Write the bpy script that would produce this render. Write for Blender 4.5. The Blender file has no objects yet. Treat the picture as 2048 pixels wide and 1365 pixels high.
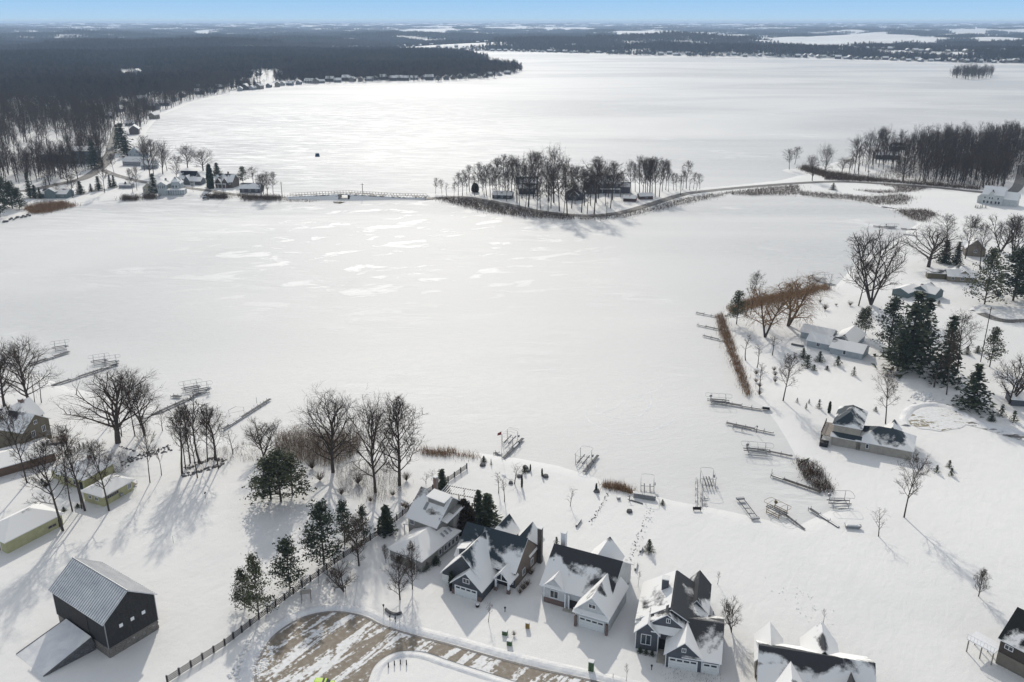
import bpy, math, random
import numpy as np
from mathutils import Vector, Matrix
R = math.radians
random.seed(7); rng = np.random.default_rng(7)
S = bpy.context.scene
COL = S.collection

# ------------------------------------------------------------------ camera
F_PX, CAM_H = 1750.0, 110.0
PITCH = math.atan((682.5 - 44) / F_PX)
SP, CP = math.sin(PITCH), math.cos(PITCH)
cam_d = bpy.data.cameras.new('camera'); cam = bpy.data.objects.new('camera', cam_d); COL.objects.link(cam)
cam.location = (0, 0, CAM_H); cam.rotation_euler = (R(90) - PITCH, 0, 0)
cam_d.sensor_width = 36; cam_d.lens = F_PX / 2048 * 36
cam_d.clip_start = 1; cam_d.clip_end = 120000
S.camera = cam
# ------------------------------------------------------------------ light
SUN_AZ, SUN_EL = R(-6.3), R(30)
SUND = Vector((math.sin(SUN_AZ) * math.cos(SUN_EL), math.cos(SUN_AZ) * math.cos(SUN_EL), math.sin(SUN_EL)))
w = bpy.data.worlds.new('World'); S.world = w; w.use_nodes = True
nt = w.node_tree; nt.nodes.clear()
sky = nt.nodes.new('ShaderNodeTexSky'); sky.sky_type = 'NISHITA'; sky.sun_disc = False
sky.sun_elevation = SUN_EL; sky.sun_rotation = SUN_AZ % (2 * math.pi)
sky.altitude = 300; sky.air_density = 1.0; sky.dust_density = 0.3; sky.ozone_density = 2.5
SKY_STR = 0.14
bg = nt.nodes.new('ShaderNodeBackground'); bg.inputs['Strength'].default_value = SKY_STR
wo = nt.nodes.new('ShaderNodeOutputWorld')
# thin high winter haze: the sky loses colour overall, and a clear blue band lies low all round the horizon
hs = nt.nodes.new('ShaderNodeHueSaturation'); hs.inputs['Saturation'].default_value = .22
nt.links.new(sky.outputs[0], hs.inputs['Color'])
tcw = nt.nodes.new('ShaderNodeTexCoord'); sx_ = nt.nodes.new('ShaderNodeSeparateXYZ'); nt.links.new(tcw.outputs['Generated'], sx_.inputs[0])
rp_ = nt.nodes.new('ShaderNodeValToRGB'); e = rp_.color_ramp.elements
K_ = 1 / SKY_STR / 1.46
mr = nt.nodes.new('ShaderNodeMapRange'); mr.inputs['From Min'].default_value = -.002; mr.inputs['From Max'].default_value = .10; nt.links.new(sx_.outputs[2], mr.inputs[0])
e[0].position = 0; e[0].color = (.56, .68, .76, 1); e[1].position = .28; e[1].color = (.33, .60, .93, 1)
e2 = rp_.color_ramp.elements.new(.06); e2.color = (.46, .68, .90, 1)
nt.links.new(mr.outputs[0], rp_.inputs[0])
sc_ = nt.nodes.new('ShaderNodeVectorMath'); sc_.operation = 'SCALE'; sc_.inputs['Scale'].default_value = K_; nt.links.new(rp_.outputs[0], sc_.inputs[0])
m2 = nt.nodes.new('ShaderNodeMapRange'); m2.inputs['From Min'].default_value = .05; m2.inputs['From Max'].default_value = .3; nt.links.new(sx_.outputs[2], m2.inputs[0])
mx = nt.nodes.new('ShaderNodeMix'); mx.data_type = 'RGBA'; nt.links.new(m2.outputs[0], mx.inputs[0]); nt.links.new(sc_.outputs[0], mx.inputs[6]); nt.links.new(hs.outputs[0], mx.inputs[7])
nt.links.new(mx.outputs[2], bg.inputs[0]); nt.links.new(bg.outputs[0], wo.inputs[0])
sun_d = bpy.data.lights.new('sun', 'SUN'); sun_d.energy = 2.1; sun_d.angle = R(1.0); sun_d.color = (1, 0.93, 0.82)
sun = bpy.data.objects.new('sun', sun_d); COL.objects.link(sun)
sun.rotation_euler = SUND.to_track_quat('Z', 'Y').to_euler()
S.view_settings.view_transform = 'Standard'; S.view_settings.look = 'None'
S.view_settings.exposure = 0.5; S.view_settings.gamma = 1; S.view_settings.use_curve_mapping = False
S.cycles.max_bounces = 5; S.cycles.volume_bounces = 0; S.cycles.transparent_max_bounces = 4

# ------------------------------------------------------------------ helpers
def G(px, py, z=0.0):
    """the point of the place at height z seen at a photograph pixel"""
    u = (px - 1024) / F_PX; v = (py - 682.5) / F_PX
    d = (u, CP - v * SP, -(SP + v * CP)); t = (CAM_H - z) / -d[2]
    return (d[0] * t, d[1] * t, z)
def top_h(px, py, ty):
    """height of an upright thing standing at a pixel whose top is at row ty"""
    x, y, _ = G(px, py); k = (682.5 - ty) / F_PX
    w_ = y * (k * CP - SP) / (CP + k * SP)
    return max(0.3, w_ + CAM_H)
def ppm(px, py):
    x, y, _ = G(px, py); return F_PX / (y * CP + CAM_H * SP)
class ZM:
    def __init__(s, ox, oy, k): s.o = (ox, oy, k)
    def __call__(s, a, b): return (s.o[0] + a / s.o[2], s.o[1] + b / s.o[2])
Z3 = ZM(450, 760, 4.551); Z4 = ZM(450, 1000, 3.74); Z5 = ZM(760, 930, 4.403); ZL = ZM(0, 640, 4.551); ZB = ZM(0, 900, 2.936)
R2 = ZM(1300, 760, 4.015); R3 = ZM(1620, 700, 4.549); R4 = ZM(1380, 520, 4.267); R5 = ZM(1680, 400, 4.014); R6 = ZM(1540, 220, 4.03)
R7 = ZM(840, 270, 3.531); R8 = ZM(0, 200, 3.531); R9 = ZM(950, 840, 5.12); ZC = ZM(450, 1180, 2.56)

class MB:
    def __init__(s): s.v = []; s.f = []; s.m = []
    def face(s, pts, m=0):
        i = len(s.v); s.v += [tuple(p) for p in pts]; s.f.append(tuple(range(i, i + len(pts)))); s.m.append(m); return s
    def box(s, x0, x1, y0, y1, z0, z1, m=0):
        i = len(s.v)
        s.v += [(x0, y0, z0), (x1, y0, z0), (x1, y1, z0), (x0, y1, z0), (x0, y0, z1), (x1, y0, z1), (x1, y1, z1), (x0, y1, z1)]
        for q in ((0, 3, 2, 1), (4, 5, 6, 7), (0, 1, 5, 4), (1, 2, 6, 5), (2, 3, 7, 6), (3, 0, 4, 7)):
            s.f.append(tuple(i + k for k in q)); s.m.append(m)
        return s
    def hexa(s, b, t, m=0, mt=None):
        i = len(s.v); s.v += [tuple(p) for p in b] + [tuple(p) for p in t]
        for n, q in enumerate(((0, 3, 2, 1), (4, 5, 6, 7), (0, 1, 5, 4), (1, 2, 6, 5), (2, 3, 7, 6), (3, 0, 4, 7))):
            s.f.append(tuple(i + k for k in q)); s.m.append(mt if (n == 1 and mt is not None) else m)
        return s
    def tube(s, a, b, r0, r1=None, n=4, m=0):
        r1 = r0 if r1 is None else r1
        a = Vector(a); b = Vector(b); d = (b - a)
        if d.length < 1e-6: return s
        d.normalize(); u = d.orthogonal().normalized(); v = d.cross(u); i = len(s.v)
        for c, r in ((a, r0), (b, r1)):
            for k in range(n):
                t = 2 * math.pi * k / n; s.v.append(tuple(c + u * (r * math.cos(t)) + v * (r * math.sin(t))))
        for k in range(n):
            k2 = (k + 1) % n; s.f.append((i + k, i + k2, i + n + k2, i + n + k)); s.m.append(m)
        s.f.append(tuple(i + k for k in range(n))[::-1]); s.m.append(m)
        s.f.append(tuple(i + n + k for k in range(n))); s.m.append(m)
        return s
    def path(s, pts, r, n=4, m=0):
        for a, b in zip(pts, pts[1:]): s.tube(a, b, r, r, n, m)
        return s
    def mesh(s, name, mats):
        me = bpy.data.meshes.new(name); me.from_pydata(s.v, [], s.f)
        for q in (mats if isinstance(mats, (list, tuple)) else [mats]): me.materials.append(q)
        if any(s.m): me.polygons.foreach_set('material_index', s.m)
        me.update(); return me
    def build(s, name, mats, parent=None):
        return link(name, s.mesh(name, mats), parent)
def link(name, me, parent=None, loc=None, rz=None, sc=None):
    o = bpy.data.objects.new(name, me); COL.objects.link(o)
    if parent is not None: o.parent = parent
    if loc is not None: o.location = loc
    if rz is not None: o.rotation_euler = (0, 0, rz)
    if sc is not None: o.scale = sc if hasattr(sc, '__len__') else (sc, sc, sc)
    return o
def tag(o, label, cat, group=None):
    o['label'] = label; o['category'] = cat
    if group: o['group'] = group
    return o
def thing(name, label, cat, loc=(0, 0, 0), rz=0, group=None, sc=None):
    o = link(name, None, None, loc, rz, sc); o.empty_display_size = 0.5
    return tag(o, label, cat, group)
def kind(o, k, label=None):
    o['kind'] = k
    if label: o['label'] = label
    return o
def copy_tree(o, parent=None):
    c = o.copy(); COL.objects.link(c)
    if parent is not None: c.parent = parent
    for ch in list(o.children): copy_tree(ch, c)
    return c
def arrmesh(name, V, Fc, mats):
    """V (n,3), Fc (m,3) or (m,4)"""
    me = bpy.data.meshes.new(name); k = Fc.shape[1]
    me.vertices.add(len(V)); me.vertices.foreach_set('co', np.asarray(V, np.float32).ravel())
    me.loops.add(Fc.size); me.loops.foreach_set('vertex_index', np.asarray(Fc, np.int32).ravel())
    me.polygons.add(len(Fc)); me.polygons.foreach_set('loop_start', np.arange(0, Fc.size, k, dtype=np.int32))
    me.polygons.foreach_set('loop_total', np.full(len(Fc), k, np.int32))
    for q in (mats if isinstance(mats, (list, tuple)) else [mats]): me.materials.append(q)
    me.update(calc_edges=True); me.validate(); return me

# ------------------------------------------------------------------ materials
class NT:
    def __init__(s, name):
        s.m = bpy.data.materials.new(name); s.m.use_nodes = True; s.t = s.m.node_tree
        s.b = s.t.nodes['Principled BSDF']
    def n(s, typ, **kw):
        nd = s.t.nodes.new(typ)
        for k, v in kw.items():
            if k.startswith('i_'):
                nd.inputs[k[2:].replace('_', ' ')].default_value = v
            else: setattr(nd, k, v)
        return nd
    def l(s, a, b): s.t.links.new(a, b)
    def coords(s, kind_='Object', scale=(1, 1, 1), rot=(0, 0, 0)):
        tc = s.n('ShaderNodeTexCoord'); mp = s.n('ShaderNodeMapping')
        mp.vector_type = 'TEXTURE'; mp.inputs['Scale'].default_value = tuple(1 / max(q, 1e-4) for q in scale); mp.inputs['Rotation'].default_value = rot
        s.l(tc.outputs[kind_], mp.inputs[0]); return mp.outputs[0]
    def noise(s, vec, scale, detail=4, rough=.55, dist=0):
        nd = s.n('ShaderNodeTexNoise'); nd.inputs['Scale'].default_value = scale; nd.inputs['Detail'].default_value = detail
        nd.inputs['Roughness'].default_value = rough; nd.inputs['Distortion'].default_value = dist
        s.l(vec, nd.inputs['Vector']); return nd.outputs[0]
    def ramp(s, fac, a, b, ca=(0, 0, 0, 1), cb=(1, 1, 1, 1)):
        nd = s.n('ShaderNodeValToRGB'); e = nd.color_ramp.elements
        e[0].position = a; e[1].position = b; e[0].color = ca; e[1].color = cb
        s.l(fac, nd.inputs[0]); return nd.outputs[0]
    def mix(s, fac, a, b, typ='MIX'):
        nd = s.n('ShaderNodeMix', data_type='RGBA', blend_type=typ)
        for sock, val in ((nd.inputs[0], fac), (nd.inputs[6], a), (nd.inputs[7], b)):
            if hasattr(val, 'links') or hasattr(val, 'is_linked'): s.l(val, sock)
            else: sock.default_value = val
        return nd.outputs[2]
    def math(s, op, a, b):
        nd = s.n('ShaderNodeMath', operation=op)
        for sock, val in ((nd.inputs[0], a), (nd.inputs[1], b)):
            if hasattr(val, 'is_linked'): s.l(val, sock)
            else: sock.default_value = val
        return nd.outputs[0]
    def bump(s, h, strength, dist):
        nd = s.n('ShaderNodeBump'); nd.inputs['Strength'].default_value = strength; nd.inputs['Distance'].default_value = dist
        s.l(h, nd.inputs['Height']); s.l(nd.outputs[0], s.b.inputs['Normal'])
def c4(c): return (c[0], c[1], c[2], 1)
def plain(name, col, rough=.7, var=.25, scale=3, metal=0, spec=.3):
    t = NT(name); v = t.coords()
    nz = t.noise(v, scale, 3)
    a = tuple(x * (1 - var) for x in col); b = tuple(min(1, x * (1 + var)) for x in col)
    t.l(t.ramp(nz, .3, .7, c4(a), c4(b)), t.b.inputs['Base Color'])
    t.b.inputs['Roughness'].default_value = rough; t.b.inputs['Metallic'].default_value = metal
    t.b.inputs['Specular IOR Level'].default_value = spec
    return t.m
SNOWC = (.79, .785, .765)
def snow_mat(name='snow', big=.012, lo=(.69, .692, .68)):
    t = NT(name); v = t.coords()
    n1 = t.noise(v, big, 5, .6, .6); n2 = t.noise(v, .35, 5, .6); n3 = t.noise(v, 4, 3, .6)
    c = t.mix(t.ramp(n1, .35, .65), c4(lo), c4(SNOWC))
    c = t.mix(t.math('MULTIPLY', t.ramp(n3, .58, .75), .12), c, (.5, .48, .45, 1))
    n4 = t.noise(v, .06, 4, .6, .5); n5 = t.noise(t.coords(scale=(.4, 1, 1), rot=(0, 0, R(60))), .5, 4, .6, .5)
    c = t.mix(t.math('MULTIPLY', t.ramp(n5, .35, .65), .14), c, (.62, .63, .63, 1))
    c = t.mix(t.math('MULTIPLY', t.math('MULTIPLY', t.ramp(n3, .56, .70), t.ramp(n4, .55, .70)), .45), c, (.33, .30, .22, 1))   # stubble showing through
    t.l(c, t.b.inputs['Base Color'])
    h = t.math('ADD', t.math('ADD', t.math('MULTIPLY', n2, .6), t.math('MULTIPLY', n5, .7)), t.math('MULTIPLY', n3, .12))
    t.bump(h, .42, .4)
    t.b.inputs['Roughness'].default_value = .75; t.b.inputs['Specular IOR Level'].default_value = .25
    return t.m
def ice_mat():
    t = NT('windblown_lake_snow'); v = t.coords(); vs = t.coords(scale=(.5, 1, 1), rot=(0, 0, R(8)))
    def near(px, py, rad, sy=1.0):   # soft mask round one place on the lake: drift fields and the painted glare
        q = G(px, py); mp = t.n('ShaderNodeMapping'); mp.inputs['Location'].default_value = (-q[0], -q[1] * sy, 0); mp.inputs['Scale'].default_value = (1, sy, 0); t.l(v, mp.inputs[0])
        ln = t.n('ShaderNodeVectorMath', operation='LENGTH'); t.l(mp.outputs[0], ln.inputs[0]); return t.ramp(t.math('DIVIDE', ln.outputs['Value'], rad), .35, 1.0, (1, 1, 1, 1), (0, 0, 0, 1))
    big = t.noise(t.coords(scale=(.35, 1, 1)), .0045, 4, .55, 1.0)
    big2 = t.noise(v, .016, 4, .55, .6)
    patch = t.noise(vs, .085, 6, .62, .5)
    streak = t.noise(t.coords(scale=(.22, 1, 1), rot=(0, 0, R(-5))), .16, 4, .6, .7)
    fine = t.noise(v, 1.6, 3, .6)
    pm = t.math('MULTIPLY', t.ramp(patch, .555, .60), t.math('MAXIMUM', near(800, 470, 130, .8), t.math('MULTIPLY', t.ramp(big2, .55, .7), .35)))
    sreg = t.math('MAXIMUM', near(590, 262, 330, .62), t.math('MULTIPLY', t.ramp(big2, .5, .66), .22))
    sm = t.math('MULTIPLY', t.ramp(streak, .47, .60), sreg); dk = t.math('MULTIPLY', t.ramp(streak, .50, .40), sreg)
    c = t.mix(t.ramp(big, .40, .60), (.44, .455, .465, 1), (.64, .645, .635, 1))  # broad soft cloud shadows painted into the ice colour as grey and bright bands
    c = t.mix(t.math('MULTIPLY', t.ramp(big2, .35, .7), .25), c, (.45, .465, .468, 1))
    c = t.mix(t.math('MULTIPLY', near(1000, 640, 150, .5), .55), c, (.72, .71, .68, 1))  # bright mid-bay glare painted into the ice colour as a warm pale patch
    c = t.mix(t.math('MULTIPLY', t.ramp(streak, .30, .47, (1, 1, 1, 1), (0, 0, 0, 1)), t.math('MULTIPLY', sreg, 1.0)), c, (.38, .39, .415, 1))
    c = t.mix(t.math('MULTIPLY', pm, .95), c, (.92, .92, .90, 1))
    c = t.mix(t.math('MULTIPLY', sm, .9), c, (.90, .90, .89, 1))
    mott = t.noise(t.coords(scale=(.5, 1, 1), rot=(0, 0, R(20))), .45, 5, .65, .8)
    c = t.mix(t.math('MULTIPLY', t.ramp(mott, .38, .66), .30), c, (.80, .80, .785, 1)); c = t.mix(t.math('MULTIPLY', t.ramp(mott, .5, .3), .16), c, (.45, .46, .47, 1))
    c = t.mix(t.math('MULTIPLY', t.ramp(fine, .5, .8), .08), c, (.5, .5, .5, 1))
    t.l(c, t.b.inputs['Base Color'])
    h = t.math('ADD', t.math('ADD', t.math('MULTIPLY', pm, .6), t.math('MULTIPLY', sm, 1.6)), t.math('ADD', t.math('MULTIPLY', mott, .6), t.math('MULTIPLY', fine, .12)))
    t.bump(h, .6, .35)
    t.b.inputs['Roughness'].default_value = .66; t.b.inputs['Specular IOR Level'].default_value = .19
    return t.m
_rc = {}
def roof_mat(dark, cover, seed=0, zr=None):
    """shingle roof under a broken sheet of snow; cover 0..1"""
    key = (dark, cover, seed, zr)
    if key in _rc: return _rc[key]
    t = NT('snowy_shingles'); tc = t.n('ShaderNodeTexCoord'); mp = t.n('ShaderNodeMapping'); mp.inputs['Location'].default_value = (seed * 7.3, seed * 3.1, seed)
    t.l(tc.outputs['Object'], mp.inputs[0]); v = mp.outputs[0]
    n1 = t.noise(v, .12, 3, .5, .6); n2 = t.noise(v, .9, 6, .8); n3 = t.noise(v, 12, 2)
    f = t.math('ADD', t.math('MULTIPLY', n1, .8), t.math('MULTIPLY', n2, .2))
    th = .66 - .36 * cover
    if zr is not None:   # wind bares the ridge first
        sz = t.n('ShaderNodeSeparateXYZ'); t.l(tc.outputs['Object'], sz.inputs[0])
        f = t.math('ADD', f, t.math('MULTIPLY', t.math('SUBTRACT', zr - 1.5, sz.outputs[2]), .055))
    m = t.ramp(f, th - .02, th + .045)
    sh = t.ramp(n3, .3, .7, c4(tuple(x * .75 for x in dark)), c4(tuple(x * 1.3 for x in dark)))
    c = t.mix(m, sh, c4(SNOWC)); t.l(c, t.b.inputs['Base Color'])
    wv = t.n('ShaderNodeTexWave', wave_type='BANDS', bands_direction='Z'); wv.inputs['Scale'].default_value = 4; t.l(v, wv.inputs[0])
    t.bump(t.math('ADD', t.math('MULTIPLY', m, 1.0), t.math('MULTIPLY', wv.outputs[1], .08)), .6, .15)
    t.b.inputs['Roughness'].default_value = .8; t.b.inputs['Specular IOR Level'].default_value = .2
    _rc[key] = t.m; return t.m
_sc = {}
def siding(col):
    if col in _sc: return _sc[col]
    t = NT('lap_siding'); v = t.coords()
    wv = t.n('ShaderNodeTexWave', wave_type='BANDS', bands_direction='Z', wave_profile='SAW'); wv.inputs['Scale'].default_value = 1.6; t.l(v, wv.inputs[0])
    nz = t.noise(v, .8, 3)
    c = t.ramp(nz, .3, .7, c4(tuple(x * .85 for x in col)), c4(tuple(min(1, x * 1.1) for x in col)))
    c = t.mix(t.math('MULTIPLY', t.ramp(wv.outputs[1], .0, .25), .25), t.mix(.3, c, (.02, .02, .02, 1)), c)
    t.l(c, t.b.inputs['Base Color']); t.bump(wv.outputs[1], .5, .04)
    t.b.inputs['Roughness'].default_value = .65; _sc[col] = t.m; return t.m
def brick_mat():
    t = NT('brick_veneer'); v = t.coords()
    b = t.n('ShaderNodeTexBrick'); b.inputs['Scale'].default_value = 4; b.inputs['Color1'].default_value = (.15, .09, .075, 1); b.inputs['Color2'].default_value = (.10, .065, .055, 1); b.inputs['Mortar'].default_value = (.2, .18, .17, 1)
    t.l(t.coords(rot=(R(90), 0, 0)), b.inputs[0]); t.l(b.outputs[0], t.b.inputs['Base Color']); t.b.inputs['Roughness'].default_value = .9; return t.m
def board_mat():
    t = NT('weathered_black_boards'); wv = t.n('ShaderNodeTexWave', wave_type='BANDS', bands_direction='DIAGONAL', wave_profile='SAW'); wv.inputs['Scale'].default_value = .9
    t.l(t.coords(scale=(1, 1, 0)), wv.inputs[0]); n1 = t.noise(t.coords(scale=(1, 1, .2)), 3, 4, .7); n2 = t.noise(t.coords(), 9, 2)
    c = t.ramp(n1, .3, .75, (.010, .0095, .010, 1), (.032, .030, .030, 1)); c = t.mix(t.math('MULTIPLY', t.ramp(n2, .60, .68), .35), c, (.3, .3, .31, 1))
    t.l(c, t.b.inputs['Base Color']); t.bump(wv.outputs[1], .6, .05); t.b.inputs['Roughness'].default_value = .85; return t.m
def metal_roof_mat():
    t = NT('snow_dusted_metal_roof'); n1 = t.noise(t.coords(scale=(1, .35, 1)), .5, 5, .65, .5); n2 = t.noise(t.coords(), 3, 3)
    f = t.math('ADD', t.math('MULTIPLY', n1, .8), t.math('MULTIPLY', n2, .2))
    t.l(t.ramp(f, .3, .62, (.50, .52, .55, 1), (.80, .80, .80, 1)), t.b.inputs['Base Color']); t.b.inputs['Roughness'].default_value = .55; return t.m
def asphalt_mat(name, cover, rot, sx=.12, sc=.22, col=(.085, .078, .068)):
    t = NT(name); v = t.coords(scale=(sx, 1, 1), rot=(0, 0, rot)); n1 = t.noise(v, sc, 6, .6, .9); n2 = t.noise(t.coords(), 1.1, 5, .65); n3 = t.noise(t.coords(), 20, 2)
    f = t.math('ADD', t.math('MULTIPLY', n1, .75), t.math('MULTIPLY', n2, .25)); th = .68 - .36 * cover
    m = t.ramp(f, th - .01, th + .025)
    a = t.ramp(n3, .3, .7, c4(tuple(x * .8 for x in col)), c4(tuple(x * 1.2 for x in col)))
    a = t.mix(t.math('MULTIPLY', t.ramp(n2, .45, .7), .35), a, (.4, .39, .37, 1))
    s = t.ramp(n2, .3, .7, (.6, .6, .59, 1), (.78, .79, .8, 1))
    t.l(t.mix(m, a, s), t.b.inputs['Base Color']); t.bump(t.math('ADD', m, t.math('MULTIPLY', n2, .5)), .6, .06)
    t.b.inputs['Roughness'].default_value = .75; return t.m
def leaf_mat(name, a, b):
    t = NT(name); g = t.n('ShaderNodeNewGeometry'); oi = t.n('ShaderNodeObjectInfo')
    f = t.math('ADD', t.math('MULTIPLY', g.outputs['Random Per Island'], .7), t.math('MULTIPLY', oi.outputs['Random'], .3))
    t.l(t.ramp(f, 0, 1, c4(a), c4(b)), t.b.inputs['Base Color']); t.b.inputs['Roughness'].default_value = .85; t.b.inputs['Specular IOR Level'].default_value = .15
    return t.m
M = {
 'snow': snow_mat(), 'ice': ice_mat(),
 'bank': snow_mat('ploughed_snow', .3, (.62, .63, .65)),
 'white': plain('white_trim', (.74, .75, .76), .5, .06), 'glass': plain('dark_glass', (.025, .032, .04), .08, .3, 1, 0, .6),
 'door': plain('pale_garage_door', (.62, .64, .63), .5, .05), 'brick': brick_mat(), 'boards': board_mat(), 'metalroof': metal_roof_mat(),
 'fence': plain('dark_fence_wood', (.035, .03, .028), .8, .3, 5), 'galv': plain('galvanised_steel', (.28, .29, .30), .5, .2, 4, .4), 'dockwood': plain('weathered_dock', (.10, .10, .105), .8, .3, 2),
 'bark': leaf_mat('bark', (.045, .038, .034), (.085, .072, .062)), 'twig': leaf_mat('twigs', (.030, .022, .018), (.095, .068, .048)),
 'willow': leaf_mat('willow_twigs', (.18, .105, .05), (.32, .20, .10)), 'needle': leaf_mat('spruce_needles', (.02, .03, .02), (.08, .095, .058)),
 'pine': leaf_mat('pine_needles', (.032, .04, .022), (.12, .125, .07)), 'cedar': leaf_mat('red_cedar', (.018, .014, .010), (.05, .035, .022)),
 'reed': leaf_mat('reeds', (.17, .095, .045), (.34, .22, .12)), 'brush': leaf_mat('brush', (.06, .042, .03), (.16, .112, .075)),
 'tanbrush': leaf_mat('tan_brush', (.10, .07, .045), (.26, .19, .12)), 'stone': leaf_mat('field_stone', (.11, .10, .09), (.27, .25, .22)), 'rock': leaf_mat('dark_rock', (.05, .05, .055), (.17, .17, .17)),
 'green': plain('green_paint', (.05, .10, .04), .5), 'yellow': plain('dull_yellow_paint', (.22, .15, .05), .6), 'lime': plain('lime_car_paint', (.40, .60, .03), .25, .05, 1, 0, .5),
 'black': plain('black_rubber', (.015, .015, .017), .6), 'blue': plain('blue_canvas', (.02, .05, .09), .7), 'kerb': plain('kerb_concrete', (.22, .21, .20), .85), 'concrete': plain('concrete', (.40, .38, .33), .85),
 'red': plain('red_paint', (.18, .03, .025), .6), 'orange': plain('rusty_lift_frame', (.20, .15, .09), .6), 'deck': plain('deck_boards', (.25, .22, .19), .8),
 'track': snow_mat('packed_snow', .3, (.60, .61, .63)),
}
DK = (.045, .047, .05); BR = (.085, .074, .066); SL = (.036, .048, .058)

# ------------------------------------------------------------------ terrain
def poly_w(pts, z=0): return np.array([G(x, y, z)[:2] for x, y in pts])
big_lake = [(556, 386), (520, 378), (505, 360), (470, 352), (400, 338), (335, 322), (318, 300), (285, 285), (292, 262), (318, 232), (380, 207), (450, 190), (540, 179), (650, 171), (760, 168), (880, 167), (960, 162),
  (1020, 154), (1041, 147), (1036, 141), (1000, 132), (960, 120), (940, 112), (850, 107.5), (790, 104), (850, 102), (950, 102), (1080, 106), (1200, 110), (1300, 112.5), (1500, 117), (1700, 121), (1850, 126), (2048, 131), (2600, 140), (2700, 220),
  (2048, 262), (1900, 275), (1780, 290), (1700, 316), (1650, 332), (1590, 338), (1560, 340), (1600, 352), (1560, 362), (1440, 374), (1380, 378), (1330, 372), (1200, 360), (1050, 362), (960, 378), (900, 388), (760, 389)]
low_lake = [(-300, 520), (-60, 455), (0, 445), (60, 426), (130, 412), (210, 402), (300, 392), (390, 388), (440, 396), (560, 401), (690, 404), (860, 402), (905, 410), (990, 430), (1090, 437), (1180, 440), (1270, 432), (1350, 412), (1420, 396), (1500, 388), (1590, 391), (1650, 396), (1720, 404),
  (1765, 415), (1800, 425), (1838, 448), (1815, 462), (1800, 478), (1770, 500), (1722, 520), (1700, 545), (1675, 572), (1560, 592), (1470, 612), (1438, 636), (1450, 690), (1470, 740), (1494, 792), (1530, 812), (1560, 850), (1592, 905), (1620, 950), (1660, 990), (1672, 1020),
  (1600, 1055), (1520, 1040), (1440, 1022), (1350, 1005), (1270, 985), (1200, 962), (1120, 935), (1040, 920), (985, 912), (900, 902), (850, 898), (760, 880), (600, 880), (520, 895), (455, 888), (420, 855), (330, 832), (300, 812), (230, 800), (130, 775), (50, 745), (-60, 720), (-300, 660)]
LAKES = [poly_w(big_lake, -.4), poly_w(low_lake, -.4)]
def inside(P, poly):
    x, y = P[:, 0], P[:, 1]; c = np.zeros(len(P), bool); n = len(poly)
    for i in range(n):
        x0, y0 = poly[i - 1]; x1, y1 = poly[i]
        if y0 == y1: continue
        t = ((y0 > y) != (y1 > y)) & (x < (x1 - x0) * (y - y0) / (y1 - y0) + x0)
        c ^= t
    return c
def edge_d(P, poly):
    d = np.full(len(P), 1e9); n = len(poly)
    for i in range(n):
        a = poly[i - 1]; b = poly[i]; ab = b - a; L2 = (ab ** 2).sum()
        t = np.clip(((P - a) @ ab) / max(L2, 1e-9), 0, 1); q = a + t[:, None] * ab
        d = np.minimum(d, np.hypot(*(P - q).T))
    return d
def lake_sd(P):  # positive on land
    s = np.full(len(P), 1e9)
    for pl in LAKES:
        e = edge_d(P, pl); i = inside(P, pl); s = np.minimum(s, np.where(i, -e, e))
    return s
_ph = rng.uniform(0, 6.28, (24, 2)); _an = rng.uniform(0, 6.28, 24)
def waves(x, y, L, k0, n=6):
    z = np.zeros_like(x)
    for i in range(k0, k0 + n):
        a = _an[i]; z += np.sin((x * math.cos(a) + y * math.sin(a)) * 6.283 / (L * (.6 + .16 * (i - k0))) + _ph[i, 0])
    return z / n
def land_h(x, y, sd):
    r = np.hypot(x, y)
    z = 0.05 * waves(x, y, 14, 0)
    k = np.clip((r - 800) / 1800, 0, 1) * np.clip((sd - 15) / 160, 0, 1)
    z += k * (9 + 11 * waves(x, y, 700, 3) + 36 * waves(x, y, 1500, 6) * np.clip((r - 1500) / 2500, 0, 1))
    k2 = np.clip((r - 7000) / 12000, 0, 1)
    z += k2 * (26 + 14 * waves(x, y, 5200, 12)) + np.clip((r - 17000) / 8000, 0, 1) * 22
    k3 = np.clip(1 - (r - 26000) / 3000, 0, 1); z *= np.where(r > 26000, k3 ** .0 * 1, 1)
    return np.minimum(z, 98)
angs = np.concatenate([np.arange(-180, -38, 4.0), np.arange(-38, 38, .16), np.arange(38, 181, 4.0)])
rs = np.concatenate([[3, 20, 50], np.exp(np.arange(math.log(90), math.log(30000), .0105))])
A, RR = np.meshgrid(np.radians(angs), rs); X = (RR * np.sin(A)).ravel(); Y = (RR * np.cos(A)).ravel()
SD = lake_sd(np.stack([X, Y], 1))
ZZ = land_h(X, Y, SD)
shore = np.clip(SD / 8 + .55, 0, 1); shore = shore * shore * (3 - 2 * shore); ZZ = np.where(SD < 60, ZZ * shore + (1 - shore) * -.75, ZZ)
na, nr = len(angs), len(rs); idx = np.arange(na * nr).reshape(nr, na)
FQ = np.stack([idx[:-1, :-1], idx[:-1, 1:], idx[1:, 1:], idx[1:, :-1]], -1).reshape(-1, 4)
FQ = FQ[:, ::-1]
me = arrmesh('snow_ground', np.stack([X, Y, ZZ], 1), FQ, M['snow'])
me.polygons.foreach_set('use_smooth', np.ones(len(FQ), bool))
g = link('snow_ground', me); kind(g, 'structure', 'snow covered land around the frozen lakes')
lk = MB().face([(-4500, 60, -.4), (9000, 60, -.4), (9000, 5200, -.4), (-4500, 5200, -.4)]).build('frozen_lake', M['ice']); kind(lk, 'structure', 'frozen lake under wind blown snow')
def gz(x, y):
    P_ = np.array([[x, y]]); sd = lake_sd(P_); return float(land_h(P_[:, 0], P_[:, 1], sd)[0])
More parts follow.
